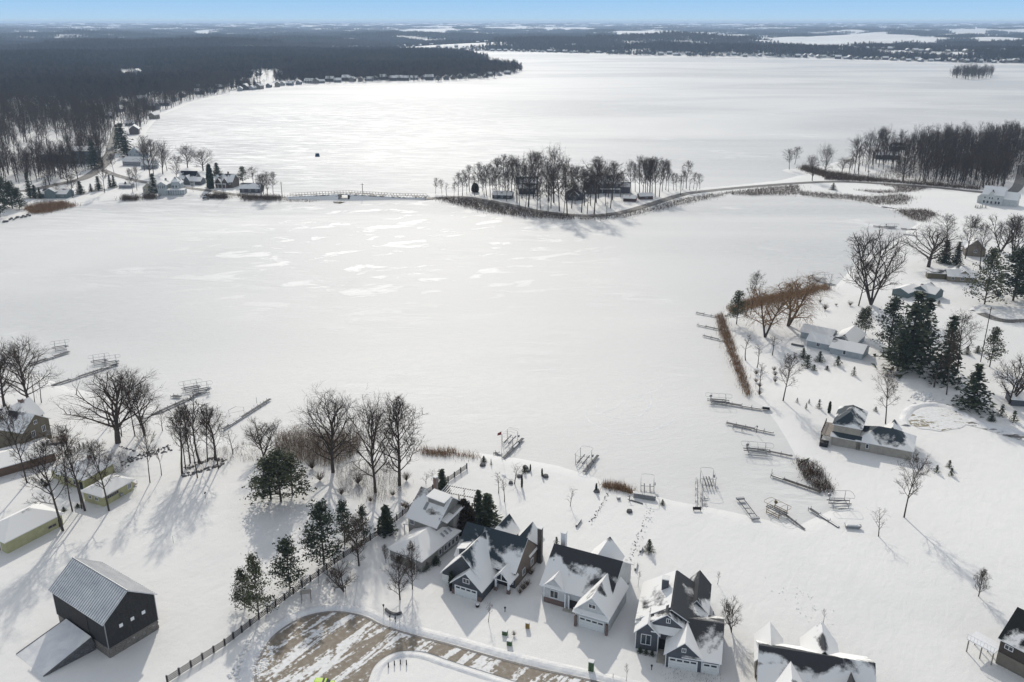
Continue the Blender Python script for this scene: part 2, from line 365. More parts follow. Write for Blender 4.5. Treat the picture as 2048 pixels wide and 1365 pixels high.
# haze
hz = MB().box(-32000, 32000, -3000, 32000, -2.0, 119).build('haze', [])
hz.data.materials.clear(); t = NT('winter_haze'); t.t.nodes.remove(t.b)
pv = t.n('ShaderNodeVolumePrincipled'); pv.inputs['Color'].default_value = (.55, .74, 1.0, 1); pv.inputs['Density'].default_value = .00008; pv.inputs['Anisotropy'].default_value = 0.2
t.l(pv.outputs[0], t.t.nodes['Material Output'].inputs['Volume']); hz.data.materials.append(t.m); kind(hz, 'stuff', 'thin bluish winter haze over the far land')

# ------------------------------------------------------------------ roads
def ribbon(pts, w0, z, name, m, closed=False, gzf=False):
    P_ = [Vector((p[0], p[1], 0)) for p in pts]; b = MB(); L = []; n = len(P_)
    for i, p in enumerate(P_):
        a = P_[max(i - 1, 0)]; c = P_[min(i + 1, n - 1)]; d = (c - a).normalized(); s = Vector((-d.y, d.x, 0)) * (w0 / 2)
        zz = z(i) if callable(z) else z
        L.append((p + s + Vector((0, 0, zz)), p - s + Vector((0, 0, zz))))
    for a, c in zip(L, L[1:]): b.face([a[0], a[1], c[1], c[0]])
    return b.build(name, m)
def smooth(pts, k=6):
    out = []
    for i in range(len(pts) - 1):
        p0 = pts[max(i - 1, 0)]; p1 = pts[i]; p2 = pts[i + 1]; p3 = pts[min(i + 2, len(pts) - 1)]
        for j in range(k):
            t = j / k; out.append(tuple(.5 * ((2 * p1[c]) + (-p0[c] + p2[c]) * t + (2 * p0[c] - 5 * p1[c] + 4 * p2[c] - p3[c]) * t * t + (-p0[c] + 3 * p1[c] - 3 * p2[c] + p3[c]) * t ** 3) for c in (0, 1)))
    out.append(tuple(pts[-1][:2])); return out
def PX(lst, z=0): return [G(x, y, z)[:2] for x, y in lst]
rd_cause = PX([(42, 384), (127, 367), (170, 356), (204, 333), (218, 313), (229, 276), (236, 252), (246, 238)])
kind(ribbon(smooth(rd_cause), 9, .10, 'road', asphalt_mat('wet_road', .12, 0, 1, .3)), 'structure', 'dark road curving through the wood on the left shore')
rd2 = PX([(204, 340), (235, 352), (300, 367), (396, 379), (481, 391), (560, 395.5), (640, 396)])
kind(ribbon(smooth(rd2), 6, .11, 'road', asphalt_mat('lane', .25, 0, 1, .3)), 'structure', 'lane past the lakeside cottages to the bridge')
def bridge_z(i): return .25
rd3 = PX([(760, 396), (850, 398), (925, 395), (1010, 409), (1081, 424), (1166, 432), (1236, 427), (1293, 412), (1364, 390), (1420, 382), (1540, 371), (1664, 364), (1763, 368), (1862, 375), (1952, 384), (2010, 388), (2032, 378), (2041, 359), (2046, 330)])
kind(ribbon(smooth(rd3), 7, .12, 'road', asphalt_mat('causeway_road', .10, R(10), 1, .25, (.06, .055, .05))), 'structure', 'road along the causeway past the wooded island')
# cul-de-sac in the foreground
outer = [(512, 1372)] + [Z4(*p) for p in [(232, 1280), (275, 1155), (380, 1010), (560, 895), (750, 845), (900, 848), (1050, 882), (1180, 945), (1400, 1015), (1683, 1088)]] + [(980, 1314), (1080, 1340), (1180, 1362), (1300, 1392), (1420, 1420)]
inner = [(1330, 1440), (1180, 1405), (1040, 1366), (960, 1341), (900, 1322), (855, 1306), (820, 1302), (790, 1306), (768, 1316), (750, 1332), (740, 1352), (735, 1372)]
ow = smooth(PX(outer)); iw = smooth(PX(inner))
cul = MB().face([(x, y, .09) for x, y in ow + iw][::-1]).build('road', asphalt_mat('culdesac_asphalt', .47, R(52), .14, .34, (.18, .148, .108))); kind(cul, 'structure', 'cul-de-sac with bare grey asphalt showing between snow streaks')
kind(ribbon(ow, .5, .13, 'kerb', M['kerb']), 'structure', 'kerb line round the outside of the cul-de-sac')
def bank(pts, wd, h, name, label, jit=.12, zoff=0.0, m=None, off=0):
    n = len(pts); b = MB(); prof = [(-.5, 0), (-.3, .55), (-.08, 1), (.15, .9), (.35, .4), (.5, 0)]; rows = []
    for i, p in enumerate(pts):
        a = Vector(pts[max(i - 1, 0)] + (0,)); c = Vector(pts[min(i + 1, n - 1)] + (0,)); d = (c - a).normalized(); s = Vector((-d.y, d.x, 0))
        rows.append([Vector((p[0], p[1], zoff)) + s * (off + q[0] * wd * (1 + random.uniform(-jit, jit) * .6)) + Vector((0, 0, q[1] * h * (1 + random.uniform(-jit, jit)))) for q in prof])
    for r0, r1 in zip(rows, rows[1:]):
        for k in range(len(prof) - 1): b.face([r0[k], r1[k], r1[k + 1], r0[k + 1]])
    o = b.build(name, m or M['bank']); o.data.polygons.foreach_set('use_smooth', [True] * len(o.data.polygons)); return kind(o, 'structure', label)
fine = lambda p, k=4: smooth(p, k)
bank(fine(ow), 2.4, .30, 'snow_bank', 'ploughed snow bank around the cul-de-sac', off=1.7)
bank(fine(iw), 1.4, .2, 'snow_bank', 'low ploughed snow bank on the inner kerb', off=1.2)
# packed turning circles on the right
def blob(cx, cy, rx, ry, n=28, j=.06):
    return [(cx + rx * math.cos(2 * math.pi * k / n) * (1 + random.uniform(-j, j)), cy + ry * math.sin(2 * math.pi * k / n) * (1 + random.uniform(-j, j))) for k in range(n)]
o = MB().face([G(x, y, .09) for x, y in blob(1878, 838, 62, 24)][::-1]).build('turning_circle', asphalt_mat('packed_circle', .72, 0, .3, .3, (.22, .19, .12))); kind(o, 'structure', 'packed snow turning circle with brown grass showing')
bank(fine(PX([(1812, 852), (1808, 838), (1822, 818), (1850, 810), (1885, 812), (1920, 824), (1950, 842), (1990, 855), (2048, 868)])), 3, .45, 'snow_bank', 'ploughed snow bank beyond the right turning circle')
kind(ribbon(smooth(PX([(1925, 842), (1960, 850), (2000, 862), (2060, 880)])), 5, .085, 'drive', asphalt_mat('packed_drive', .62, 0, .3, .3)), 'structure', 'packed snow drive leaving the right turning circle')
kind(ribbon(smooth(PX([(1962, 627), (1990, 638), (2020, 643), (2060, 642)])), 4.5, .085, 'drive', asphalt_mat('wet_drive', .30, 0, .3, .3)), 'structure', 'curved bare drive in front of the evergreens')
bank(fine(PX([(1945, 622), (1960, 612), (2000, 616), (2060, 622)])), 2.5, .4, 'snow_bank', 'ploughed snow bank behind the curved drive')

# ------------------------------------------------------------------ houses
class House:
    def __init__(s, name, label, loc, ang, cat='house', wall=(.3, .3, .3), roof=DK, cover=.6, seed=1, group=None):
        s.r = thing(name, label, cat, (loc[0], loc[1], loc[2] if len(loc) > 2 else 0), R(ang), group)
        s.wm = siding(wall); s.rd = roof; s.cv = cover; s.sd = seed; s.W = MB(); s.extra = []
    def rm(s, cover=None, seed=0, zr=None): return roof_mat(s.rd, s.cv if cover is None else cover, s.sd + seed, zr)
    def gab(s, x0, x1, y0, y1, ze, zr, ax='y', ov=.4, wall=True, z0=-.3, cover=None, seed=0, t=.2, trim=None):
        b = s.W if wall is True else None
        if b is not None:
            if ax == 'y':
                xm = (x0 + x1) / 2
                for yy, fl in ((y0, 1), (y1, 0)):
                    q = [(x0, yy, z0), (x1, yy, z0), (x1, yy, ze), (xm, yy, zr), (x0, yy, ze)]; b.face(q if fl else q[::-1])
                b.face([(x0, y1, z0), (x0, y0, z0), (x0, y0, ze), (x0, y1, ze)]); b.face([(x1, y0, z0), (x1, y1, z0), (x1, y1, ze), (x1, y0, ze)])
            else:
                ym = (y0 + y1) / 2
                for xx, fl in ((x0, 0), (x1, 1)):
                    q = [(xx, y0, z0), (xx, y1, z0), (xx, y1, ze), (xx, ym, zr), (xx, y0, ze)]; b.face(q if fl else q[::-1])
                b.face([(x0, y0, z0), (x1, y0, z0), (x1, y0, ze), (x0, y0, ze)]); b.face([(x1, y1, z0), (x0, y1, z0), (x0, y1, ze), (x1, y1, ze)])
        rb = MB()
        if ax == 'y':
            xm = (x0 + x1) / 2; sl = (zr - ze) / (x1 - xm); a, c = y0 - ov, y1 + ov * .5
            for sg, xe in ((-1, x0 - ov), (1, x1 + ov)):
                zz = ze - sl * ov
                B = [(xe, a, zz), (xm, a, zr), (xm, c, zr), (xe, c, zz)] if sg < 0 else [(xm, a, zr), (xe, a, zz), (xe, c, zz), (xm, c, zr)]
                rb.hexa(B, [(p[0], p[1], p[2] + t) for p in B], 1, 0)
        else:
            ym = (y0 + y1) / 2; sl = (zr - ze) / (y1 - ym); a, c = x0 - ov, x1 + ov
            for sg, ye in ((-1, y0 - ov), (1, y1 + ov)):
                zz = ze - sl * ov
                B = [(a, ye, zz), (c, ye, zz), (c, ym, zr), (a, ym, zr)] if sg < 0 else [(a, ym, zr), (c, ym, zr), (c, ye, zz), (a, ye, zz)]
                rb.hexa(B, [(p[0], p[1], p[2] + t) for p in B], 1, 0)
        return rb.build('roof', [s.rm(cover, seed, zr), trim or M['white']], s.r)
    def hip(s, x0, x1, y0, y1, ze, zr, ov=.45, z0=-.3, cover=None, seed=0, wall=True, inset=None, name='roof'):
        if wall: 
            for q in ([(x0, y0), (x1, y0)], [(x1, y0), (x1, y1)], [(x1, y1), (x0, y1)], [(x0, y1), (x0, y0)]):
                (ax_, ay), (bx, by) = q; s.W.face([(ax_, ay, z0), (bx, by, z0), (bx, by, ze), (ax_, ay, ze)])
        X0, X1, Y0, Y1 = x0 - ov, x1 + ov, y0 - ov, y1 + ov; w_, l_ = X1 - X0, Y1 - Y0; b = MB(); zb = ze - .08; zt = ze + .12
        if l_ >= w_:
            i = inset or w_ / 2; A, C = (X0 + w_ / 2, Y0 + i, zr), (X0 + w_ / 2, Y1 - i, zr)
            tops = [[(X0, Y0, zt), (X1, Y0, zt), A], [(X1, Y0, zt), (X1, Y1, zt), C, A], [(X1, Y1, zt), (X0, Y1, zt), C], [(X0, Y1, zt), (X0, Y0, zt), A, C]]
        else:
            i = inset or l_ / 2; A, C = (X0 + i, Y0 + l_ / 2, zr), (X1 - i, Y0 + l_ / 2, zr)
            tops = [[(X0, Y0, zt), (X1, Y0, zt), C, A], [(X1, Y0, zt), (X1, Y1, zt), C], [(X1, Y1, zt), (X0, Y1, zt), A, C], [(X0, Y1, zt), (X0, Y0, zt), A]]
        for q in tops: b.face(q, 0)
        c = [(X0, Y0), (X1, Y0), (X1, Y1), (X0, Y1)]
        for k in range(4):
            (ax_, ay), (bx, by) = c[k], c[(k + 1) % 4]; b.face([(ax_, ay, zb), (bx, by, zb), (bx, by, zt), (ax_, ay, zt)], 1)
        b.face([(p[0], p[1], zb) for p in c[::-1]], 1)
        return b.build(name, [s.rm(cover, seed, zr), M['white']], s.r)
    def shed(s, pts, t=.18, cover=None, seed=3, name='roof'):
        return MB().hexa(pts, [(p[0], p[1], p[2] + t) for p in pts], 1, 0).build(name, [s.rm(cover, seed), M['white']], s.r)
    def _fr(s, face, v):  # local frame of a wall: (origin fn)
        if face == 'f': return lambda a, z, o: (a, v - o, z)
        if face == 'b': return lambda a, z, o: (a, v + o, z)
        if face == 'l': return lambda a, z, o: (v - o, a, z)
        return lambda a, z, o: (v + o, a, z)
    def bx(s, b, fn, a0, a1, z0, z1, o0, o1, m=0):
        p, q = fn(a0, z0, o0), fn(a1, z1, o1); b.box(min(p[0], q[0]), max(p[0], q[0]), min(p[1], q[1]), max(p[1], q[1]), z0, z1, m)
    def win(s, face, v, a, z, w_=1.0, h=1.3, mull=1, mat=None, name='window'):
        fn = s._fr(face, v); b = MB(); e = .1
        s.bx(b, fn, a - w_ / 2 - e, a - w_ / 2, z - e, z + h + e, .01, .1); s.bx(b, fn, a + w_ / 2, a + w_ / 2 + e, z - e, z + h + e, .01, .1)
        s.bx(b, fn, a - w_ / 2, a + w_ / 2, z - e, z, .01, .1); s.bx(b, fn, a - w_ / 2, a + w_ / 2, z + h, z + h + e, .01, .1)
        for k in range(mull): 
            c = a - w_ / 2 + w_ * (k + 1) / (mull + 1); s.bx(b, fn, c - .04, c + .04, z, z + h, .012, .09)
        wd = b.build(name, mat or M['white'], s.r)
        g_ = MB(); s.bx(g_, fn, a - w_ / 2 + .003, a + w_ / 2 - .003, z + .003, z + h - .003, .014, .05); g_.build('pane', M['glass'], wd); return wd
    def gdoor(s, face, v, a, w_=4.9, h=2.2, z0=0, panes=4, mat=None):
        fn = s._fr(face, v); b = MB(); e = .13
        s.bx(b, fn, a - w_ / 2 - e, a - w_ / 2, z0, z0 + h + e, .01, .12, 1); s.bx(b, fn, a + w_ / 2, a + w_ / 2 + e, z0, z0 + h + e, .01, .12, 1); s.bx(b, fn, a - w_ / 2, a + w_ / 2, z0 + h, z0 + h + e, .01, .12, 1)
        for k in range(4): s.bx(b, fn, a - w_ / 2 + .004, a + w_ / 2 - .004, z0 + k * h / 4 + .02, z0 + (k + 1) * h / 4 - .01, .012, .07)
        d = b.build('garage_door', [mat or M['door'], M['white']], s.r)
        for k in range(panes):
            c = a - w_ / 2 + w_ * (k + .5) / panes; q = MB(); s.bx(q, fn, c - w_ / panes * .38, c + w_ / panes * .38, z0 + h * .78, z0 + h * .94, .075, .095); q.build('pane', M['glass'], d)
    def door(s, face, v, a, w_=1, h=2.1, z0=0, m=None):
        b = MB(); s.bx(b, s._fr(face, v), a - w_ / 2, a + w_ / 2, z0, z0 + h, .01, .08); b.build('door', m or M['black'], s.r)
    def box(s, name, m, *a): return MB().box(*a).build(name, m, s.r)
    def chim(s, x, y, z0, z1, w_=.9, m=None, cap=True):
        b = MB().box(x - w_ / 2, x + w_ / 2, y - w_ / 2, y + w_ / 2, z0, z1); c = b.build('chimney', m or M['brick'], s.r)
        if cap: MB().box(x - w_ / 2 - .08, x + w_ / 2 + .08, y - w_ / 2 - .08, y + w_ / 2 + .08, z1 + .002, z1 + .2).build('snow_cap', M['snow'], c)
    def posts(s, pts, z0, z1, w_=.3, m=None, base=True):
        for x, y in pts:
            p = MB().box(x - w_ / 2, x + w_ / 2, y - w_ / 2, y + w_ / 2, z0, z1).build('porch_post', m or M['white'], s.r)
            if base: MB().box(x - w_ * .9, x + w_ * .9, y - w_ * .9, y + w_ * .9, z0 - .1, z0 + .9).build('post_base', M['brick'], p)
    def done(s): 
        if s.W.f: s.W.build('wall', s.wm, s.r)
        return s.r
    def corner(s, x, y, z1, z0=-.3, w_=.14):
        MB().box(x - w_ / 2, x + w_ / 2, y - w_ / 2, y + w_ / 2, z0, z1).build('corner_board', M['white'], s.r)

# --- barn
bn = House('barn', 'black board barn with snowy ribbed metal roof and stone base', (-73.9, 131.3), 55, 'barn', (.02, .02, .02))
bn.wm = M['boards']; BL, BW = 17.5, 10.2
for yy, fl in ((0, 1), (BL, 0)):
    q = [(0, yy, 2.0), (BW, yy, 2.0), (BW, yy, 7.9), (BW / 2, yy, 11.7), (0, yy, 7.9)]; bn.W.face(q if fl else q[::-1])
bn.W.face([(0, BL, 2.0), (0, 0, 2.0), (0, 0, 7.9), (0, BL, 7.9)]); bn.W.face([(BW, 0, 2.0), (BW, BL, 2.0), (BW, BL, 7.9), (BW, 0, 7.9)])
fnd = bn.box('foundation', M['stone'], .08, BW - .08, .08, BL - .08, -.4, 1.995)
sl = 3.8 / 5.1
for sg in (-1, 1):
    xe = -.5 if sg < 0 else BW + .5; zz = 7.9 - sl * .5; xm = BW / 2
    B = [(xe, -.4, zz), (xm, -.4, 11.7), (xm, BL + .4, 11.7), (xe, BL + .4, zz)] if sg < 0 else [(xm, -.4, 11.7), (xe, -.4, zz), (xe, BL + .4, zz), (xm, BL + .4, 11.7)]
    ro = MB().hexa(B, [(p[0], p[1], p[2] + .14) for p in B], 0, 0).build('roof', M['metalroof'], bn.r)
    L_ = math.hypot(5.6, 5.6 * sl); rm_ = MB().box(0, L_, -.045, .045, 0, .09).mesh('rib', M['galv'])
    for k in range(29):
        r_ = link('rib', rm_, ro); yy = -.3 + k * (BL + .6) / 28
        r_.location = (xe, yy, zz + .14); r_.rotation_euler = (0, -math.atan(sl), 0) if sg < 0 else (0, -(math.pi - math.atan(sl)), 0)
        if sg > 0: r_.rotation_euler = (0, math.pi + math.atan(sl), 0); r_.location = (xe, yy, zz + .23)
MB().tube((BW / 2, -.45, 11.86), (BW / 2, BL + .45, 11.86), .16, n=6).build('ridge_cap', M['galv'], bn.r)
for a in (3.0, 5.3, 7.6): bn.box('shutter', M['white'], a - .35, a + .35, -.06, -.01, 5.0, 5.7)
for a in (4.9, 9.2): bn.box('cellar_window', M['white'], a - .32, a + .32, .0, .07, .9, 1.6)
for c in ((0, 0), (BW, 0), (0, BL)): bn.box('corner_board', M['galv'], c[0] - .07, c[0] + .07, c[1] - .07, c[1] + .07, 2.0, 7.6)
bn.box('barn_door', M['fence'], -.09, -.02, 6.0, 11.5, 2.9, 6.6); bn.box('door_track', M['fence'], -.12, -.05, 3.4, 12.2, 6.62, 6.78)
stone_me = [MB().hexa([(-.5, -.1, -.5), (.5, -.1, -.5), (.5, .1, -.5), (-.5, .1, -.5)], [(-.44 + e, -.1, .46), (.47, -.1, .44 - e), (.47, .1, .44), (-.44, .1, .46)]).mesh('stone', M['stone']) for e in (0, .06, -.05)]
for k, (face, L_) in enumerate((('f', BW), ('l', 5.0))):
    z = -.25
    while z < 1.8:
        hh = random.uniform(.32, .5); a = 0.05
        while a < L_ - .3:
            ww = min(random.uniform(.55, 1.25), L_ - a); st = link('stone', random.choice(stone_me), fnd)
            o_ = random.uniform(-.03, .03)
            if face == 'f': st.location = (a + ww / 2, .02 + o_, z + hh / 2)
            else: st.location = (.02 + o_, a + ww / 2, z + hh / 2); st.rotation_euler = (0, 0, R(90))
            st.scale = (ww - .05, .9, hh - .05); a += ww
        z += hh
bn.done()
# ramp
rp = thing('barn_ramp', 'snowy earth ramp with stone side wall up to the barn door', 'ramp', G(*ZB(540, 1105)))
o0 = Vector(rp.location); f = lambda q, z: tuple(Vector(G(q[0], q[1], z)) - o0)
a0, a1 = f(ZB(536, 1098), 2.9), f(ZB(388, 992), 2.9); b0, b1 = f(ZB(252, 1328), .02), f(ZB(95, 1202), .02)
Vd = lambda p, z: (p[0], p[1], z)
MB().hexa([Vd(b0, -.3), Vd(a0, -.3), Vd(a1, -.3), Vd(b1, -.3)], [b0, a0, a1, b1]).build('snow_slope', M['bank'], rp)
sw = MB(); n_ = Vector((a0[0] - b0[0], a0[1] - b0[1], 0)).normalized(); s_ = Vector((n_.y, -n_.x, 0)) * .3
sw.hexa([Vd(b0, -.3), Vd(Vector(b0) + s_, -.3), Vd(Vector(a0) + s_, -.3), Vd(a0, -.3)], [b0, Vector(b0) + s_, Vector(a0) + s_ + Vector((0, 0, -.03)), Vector(a0) + Vector((0, 0, -.03))])
swo = sw.build('side_wall', M['rock'], rp)
Ls = math.hypot(a0[0] - b0[0], a0[1] - b0[1]); an_ = math.atan2(a0[1] - b0[1], a0[0] - b0[0]); z = 0
rk_me = [m_.copy() for m_ in stone_me]
for m_ in rk_me: m_.materials[0] = M['rock']
while z < 2.5:
    t_ = z / 2.9 + .06
    while t_ < .97:
        dt = random.uniform(.6, 1.1) / Ls; st = link('stone', random.choice(rk_me), swo); c = Vector(b0) + (Vector(a0) - Vector(b0)) * (t_ + dt / 2) + s_ * 1.05
        st.location = (c.x, c.y, z + .22); st.rotation_euler = (0, 0, an_); st.scale = (dt * Ls - .05, .7, .38); t_ += dt
    z += .42
MB().hexa([Vd(a1, -.3), Vd(b1, -.3), Vd((b1[0] - .1, b1[1] + .2, 0), -.3), Vd((a1[0] - .1, a1[1] + .2, 0), -.3)], [Vd(a1, 2.95), Vd(b1, .1), (b1[0] - .1, b1[1] + .2, .1), (a1[0] - .1, a1[1] + .2, 2.95)]).build('side_wall', M['rock'], rp)

# --- yellow houses and tan house on the left
YE = (.52, .50, .27)
h = House('yellow_house', 'small yellow hip roofed wing with grey shutters and snowy roof', (-98.4, 184.7), 65.2, wall=YE, roof=DK, cover=.93, seed=2)
h.hip(0, 9, 0, 6.6, 2.8, 4.6); h.win('l', 0, 2.2, 1.3, .9, .8); h.win('l', 0, 4.4, 1.3, .9, .8); h.win('f', 0, 2.6, 1.6, 3.8, .6, 6, M['deck']); h.win('f', 0, 7.9, 1.0, .9, 1.3, 2)
h.box('air_conditioner', M['galv'], 4.6, 5.4, -.6, -.05, .6, 1.2); MB().box(9.3, 11.2, 1, 4, .3, .45).build('deck', M['deck'], h.r)
for y_ in (1, 2.4, 4): MB().box(11.1, 11.2, y_ - .05, y_ + .05, .45, 1.4).build('deck_post', M['white'], h.r)
h.done()
h = House('yellow_house', 'larger yellow hip roofed house behind the small yellow wing', (-106.6, 192.7), 68, wall=YE, roof=DK, cover=1, seed=4)
h.hip(0, 9.5, 0, 8.4, 3, 5.4); h.hip(1.5, 8, 8.4, 12.8, 2.6, 3.6, seed=1); h.win('l', 0, 3, 1, 1.2, 1.3); h.win('l', 0, 6, 1, 1.2, 1.3); h.door('l', 0, 1.2); h.win('l', 1.5, 10.6, 1, 1.4, 1.2); h.chim(6.5, 4.5, 4, 6, .7); h.done()
h = House('yellow_garage', 'long yellow building with hipped snowy roof at the left edge', (-111, 164.9), 60.5, wall=YE, roof=DK, cover=.98, seed=5)
h.hip(0, 13.5, 0, 9, 3.0, 5.6); h.gdoor('l', 0, 4.5, 4.8, 2.2, 0, 0, siding((.4, .3, .2))); h.win('f', 0, 10.8, .9, 1.8, .5, 1, M['deck']); h.door('f', 0, 12.8, .8, 2, 0, M['fence']); h.done()
h = House('tan_house', 'tan two storey house with steep snowy gables and stone wall below', (-131.5, 212.5), 72.8, wall=(.20, .165, .11), roof=(.05, .055, .065), cover=.78, seed=6)
h.gab(0, 9, 0, 16, 6.4, 9.6, 'y'); h.gab(2.0, 12.0, 5, 13, 6.2, 10.2, 'x', seed=2); h.win('f', 0, 6.8, 3.6, 1, 1.6); h.win('f', 0, 3.2, 3.6, 1, 1.6); h.win('f', 0, 4.5, 6.9, .9, .9)
h.gdoor('f', 0, 2.6, 2.6, 2.2, 0, 0, M['fence']); h.chim(9.3, 9, 0, 11, 1); h.door('f', 0, 6.0, .9, 2.0, 0)
h.done()
h = House('tan_garage', 'low brown walled wing with broad snowy roof below the tan house', G(-40, 966), 41, wall=(.16, .10, .065), roof=(.05, .05, .055), cover=.8, seed=8)
h.gab(0, 18, 0, 11, 2.6, 3.9, 'x', ov=.5); h.done()
t = thing('deck_railing', 'white railed deck beside the tan house', 'deck', G(112, 884), R(30))
MB().box(-2, 3, -2, 2, .5, .65).build('deck_floor', M['deck'], t)
for k in range(6): MB().box(-2 + k, -1.92 + k, -2, -1.92, .65, 1.7).build('post', M['white'], t)
MB().box(-2, 3.08, -2.05, -1.9, 1.7, 1.78).build('rail', M['white'], t)
for a, b_ in ((-2, -2), (3, -2), (-2, 2), (3, 2)): MB().box(a - .06, a + .06, b_ - .06, b_ + .06, 1.8, 3.4).build('pergola_post', M['galv'], t)
for k in range(5): MB().box(-2.2, 3.2, -2 + k - .04, -2 + k + .04, 3.4, 3.52).build('pergola_slat', M['galv'], t)

# --- house A (cream)
CR = (.30, .29, .27)
h = House('cream_house', 'grey cream house with snowy hip roofed garage and skylights', (-26.4, 162.4), -32.4, wall=CR, roof=BR, cover=.9, seed=10)
h.hip(0, 8.6, 0, 13.5, 3.0, 5.5, cover=1.0); h.gab(-1.9, 6.0, 8.8, 20, 6.0, 10.4, 'x', ov=.5, cover=.54, seed=1)
h.W.box(1.3, 5.6, 12.2, 14.0, 8.2, 10.1); h.shed([(.9, 11.9, 10.15), (6, 11.9, 10.0), (6, 15, 10.5), (.9, 15, 10.6)], cover=1)
h.W.box(6.0, 7.2, 13.5, 19, -.3, 7.6); h.shed([(5.6, 10.5, 6.4), (7.7, 10.5, 6.2), (7.7, 19.4, 7.5), (5.6, 19.4, 7.8)], cover=1)
h.gdoor('f', 0, 4.3, 5.2, 2.2, 0, 0, siding((.25, .22, .19)))
for y_ in (6.5, 8.4, 9.8, 11.2, 12.6): h.win('r', 8.6, y_, .9, .9, 1.3, 0)
h.win('r', 6.0, 10.2, 6.0, .9, 1.4); h.win('r', 7.2, 16, 4.6, .9, 1.5); h.win('f', 8.8, -.8, 4.2, 1.0, 1.2, 1)
for k in range(3):
    x_, y_ = 7.55, 8.6 + k * 1.3; sk = MB().hexa([(6.9, y_, 4.3), (8.1, y_, 3.62), (8.1, y_ + .8, 3.62), (6.9, y_ + .8, 4.3)], [(6.9, y_, 4.42), (8.1, y_, 3.74), (8.1, y_ + .8, 3.74), (6.9, y_ + .8, 4.42)]).build('skylight', M['white'], h.r)
    MB().hexa([(7.0, y_ + .1, 4.37), (8.0, y_ + .1, 3.8), (8.0, y_ + .7, 3.8), (7.0, y_ + .7, 4.37)], [(7.0, y_ + .1, 4.4), (8.0, y_ + .1, 3.83), (8.0, y_ + .7, 3.83), (7.0, y_ + .7, 4.4)]).build('pane', M['galv'], sk)
sk = MB().hexa([(1.0, 10.6, 7.45 + .2), (1.7, 10.6, 7.65), (1.7, 12.0, 8.75), (1.0, 12.0, 8.75)], [(1.0, 10.6, 7.8), (1.7, 10.6, 7.8), (1.7, 12.0, 8.9), (1.0, 12.0, 8.9)]).build('skylight', M['galv'], h.r)
h.shed([(-4.2, 9.5, 2.6), (-1.9, 9.5, 3.2), (-1.9, 14, 3.2), (-4.2, 14, 2.6)], cover=1); h.posts([(-4, 9.8), (-4, 13.7)], 0, 2.6, .2, base=False)
h.chim(-1.4, 18.5, 6, 11.4, .8); h.done()
t = thing('pergola', 'tan timber pergola with slatted top behind the cream house', 'pergola', G(*Z5(720, 330)), R(-20))
for a, b_ in ((-4, -1.6), (0, -1.6), (4, -1.6), (-4, 1.6), (0, 1.6), (4, 1.6)): MB().box(a - .12, a + .12, b_ - .12, b_ + .12, 0, 2.8).build('post', M['deck'], t)
for b_ in (-1.6, 1.6): MB().box(-4.6, 4.6, b_ - .06, b_ + .06, 2.802, 3.05).build('beam', M['deck'], t)
sm_ = MB().box(-.05, .05, -2.2, 2.2, 3.052, 3.22).mesh('slat', M['white'])
for k in range(16): link('slat', sm_, t, (-4.5 + k * .6, 0, 0))

# --- house B (dark slate)
SLW = (.055, .065, .08)
h = House('slate_house', 'dark slate house with white garage door, timber porch and tan side wall', (-12.2, 150.8), -26.5, wall=SLW, roof=SL, cover=.55, seed=13)
h.gab(0, 6.7, 0, 6, 2.8, 5.8, 'y', cover=1.0); h.gab(-3.5, 6.5, 2, 12, 2.9, 8.3, 'y', cover=.72, seed=1); h.gab(-3, 10.8, 7, 17.8, 4.2, 8.9, 'x', cover=.40, seed=2)
h.gab(.4, 5.0, 14, 20.5, 5, 8, 'y', cover=.5, seed=3); h.gab(5.6, 10.7, 14, 21.0, 4, 7.2, 'y', cover=.55, seed=4)
h.box('side_wall', siding((.17, .13, .105)), 10.75, 10.86, 7.02, 17.78, -.2, 4.15)
MB().face([(10.87, 7.1, 4.15), (10.87, 17.7, 4.15), (10.87, 12.4, 8.75)]).build('side_gable', siding((.17, .13, .105)), h.r)
h.gab(7.2, 10.7, 4.6, 8, 3.1, 5.1, 'y', wall=False, cover=1.0, seed=5); h.posts([(7.5, 4.9), (10.4, 4.9)], 0, 3.1, .35)
tr = MB(); tr.tube((7.3, 4.4, 3.1), (9, 4.4, 4.9), .1); tr.tube((10.7, 4.4, 3.1), (9, 4.4, 4.9), .1); tr.tube((7.3, 4.4, 3.05), (10.7, 4.4, 3.05), .1); tr.tube((9, 4.4, 3.05), (9, 4.4, 4.8), .08); tr.build('porch_truss', M['white'], h.r)
h.gdoor('f', 0, 3.2); h.gdoor('f', 2, -2.2, 2.2, 2.2, 0, 0); h.win('f', 0, 3.3, 3.5, 1.3, .9, 1); h.door('f', 7, 9.0, 1.2, 2.2, 0, M['fence'])
h.win('f', 7, 10.0, 1, .7, 1.6, 0); h.win('r', 10.87, 11, 1, 1, 1.4); h.win('r', 10.87, 15, 1, 1, 1.4)
h.box('brick_pier', M['brick'], -.05, .62, -.12, -.01, -.2, 1.1); h.box('brick_pier', M['brick'], 5.85, 6.75, -.12, -.01, -.2, 1.1)
h.W.box(-2.2, -.6, 6.8, 9, 4.2, 6.0); h.shed([(-2.6, 6.5, 5.9), (-.4, 6.5, 6.6), (-.4, 9.3, 6.6), (-2.6, 9.3, 5.9)], cover=1)
h.chim(11.5, 17.8, 0, 8.6, .9, siding((.05, .042, .04))); h.shed([(1.2, 1.9, 6.6), (2.4, 1.9, 6.6), (2.0, 2.0, 7.6), (1.6, 2.0, 7.6)], cover=1) if False else None
h.done()
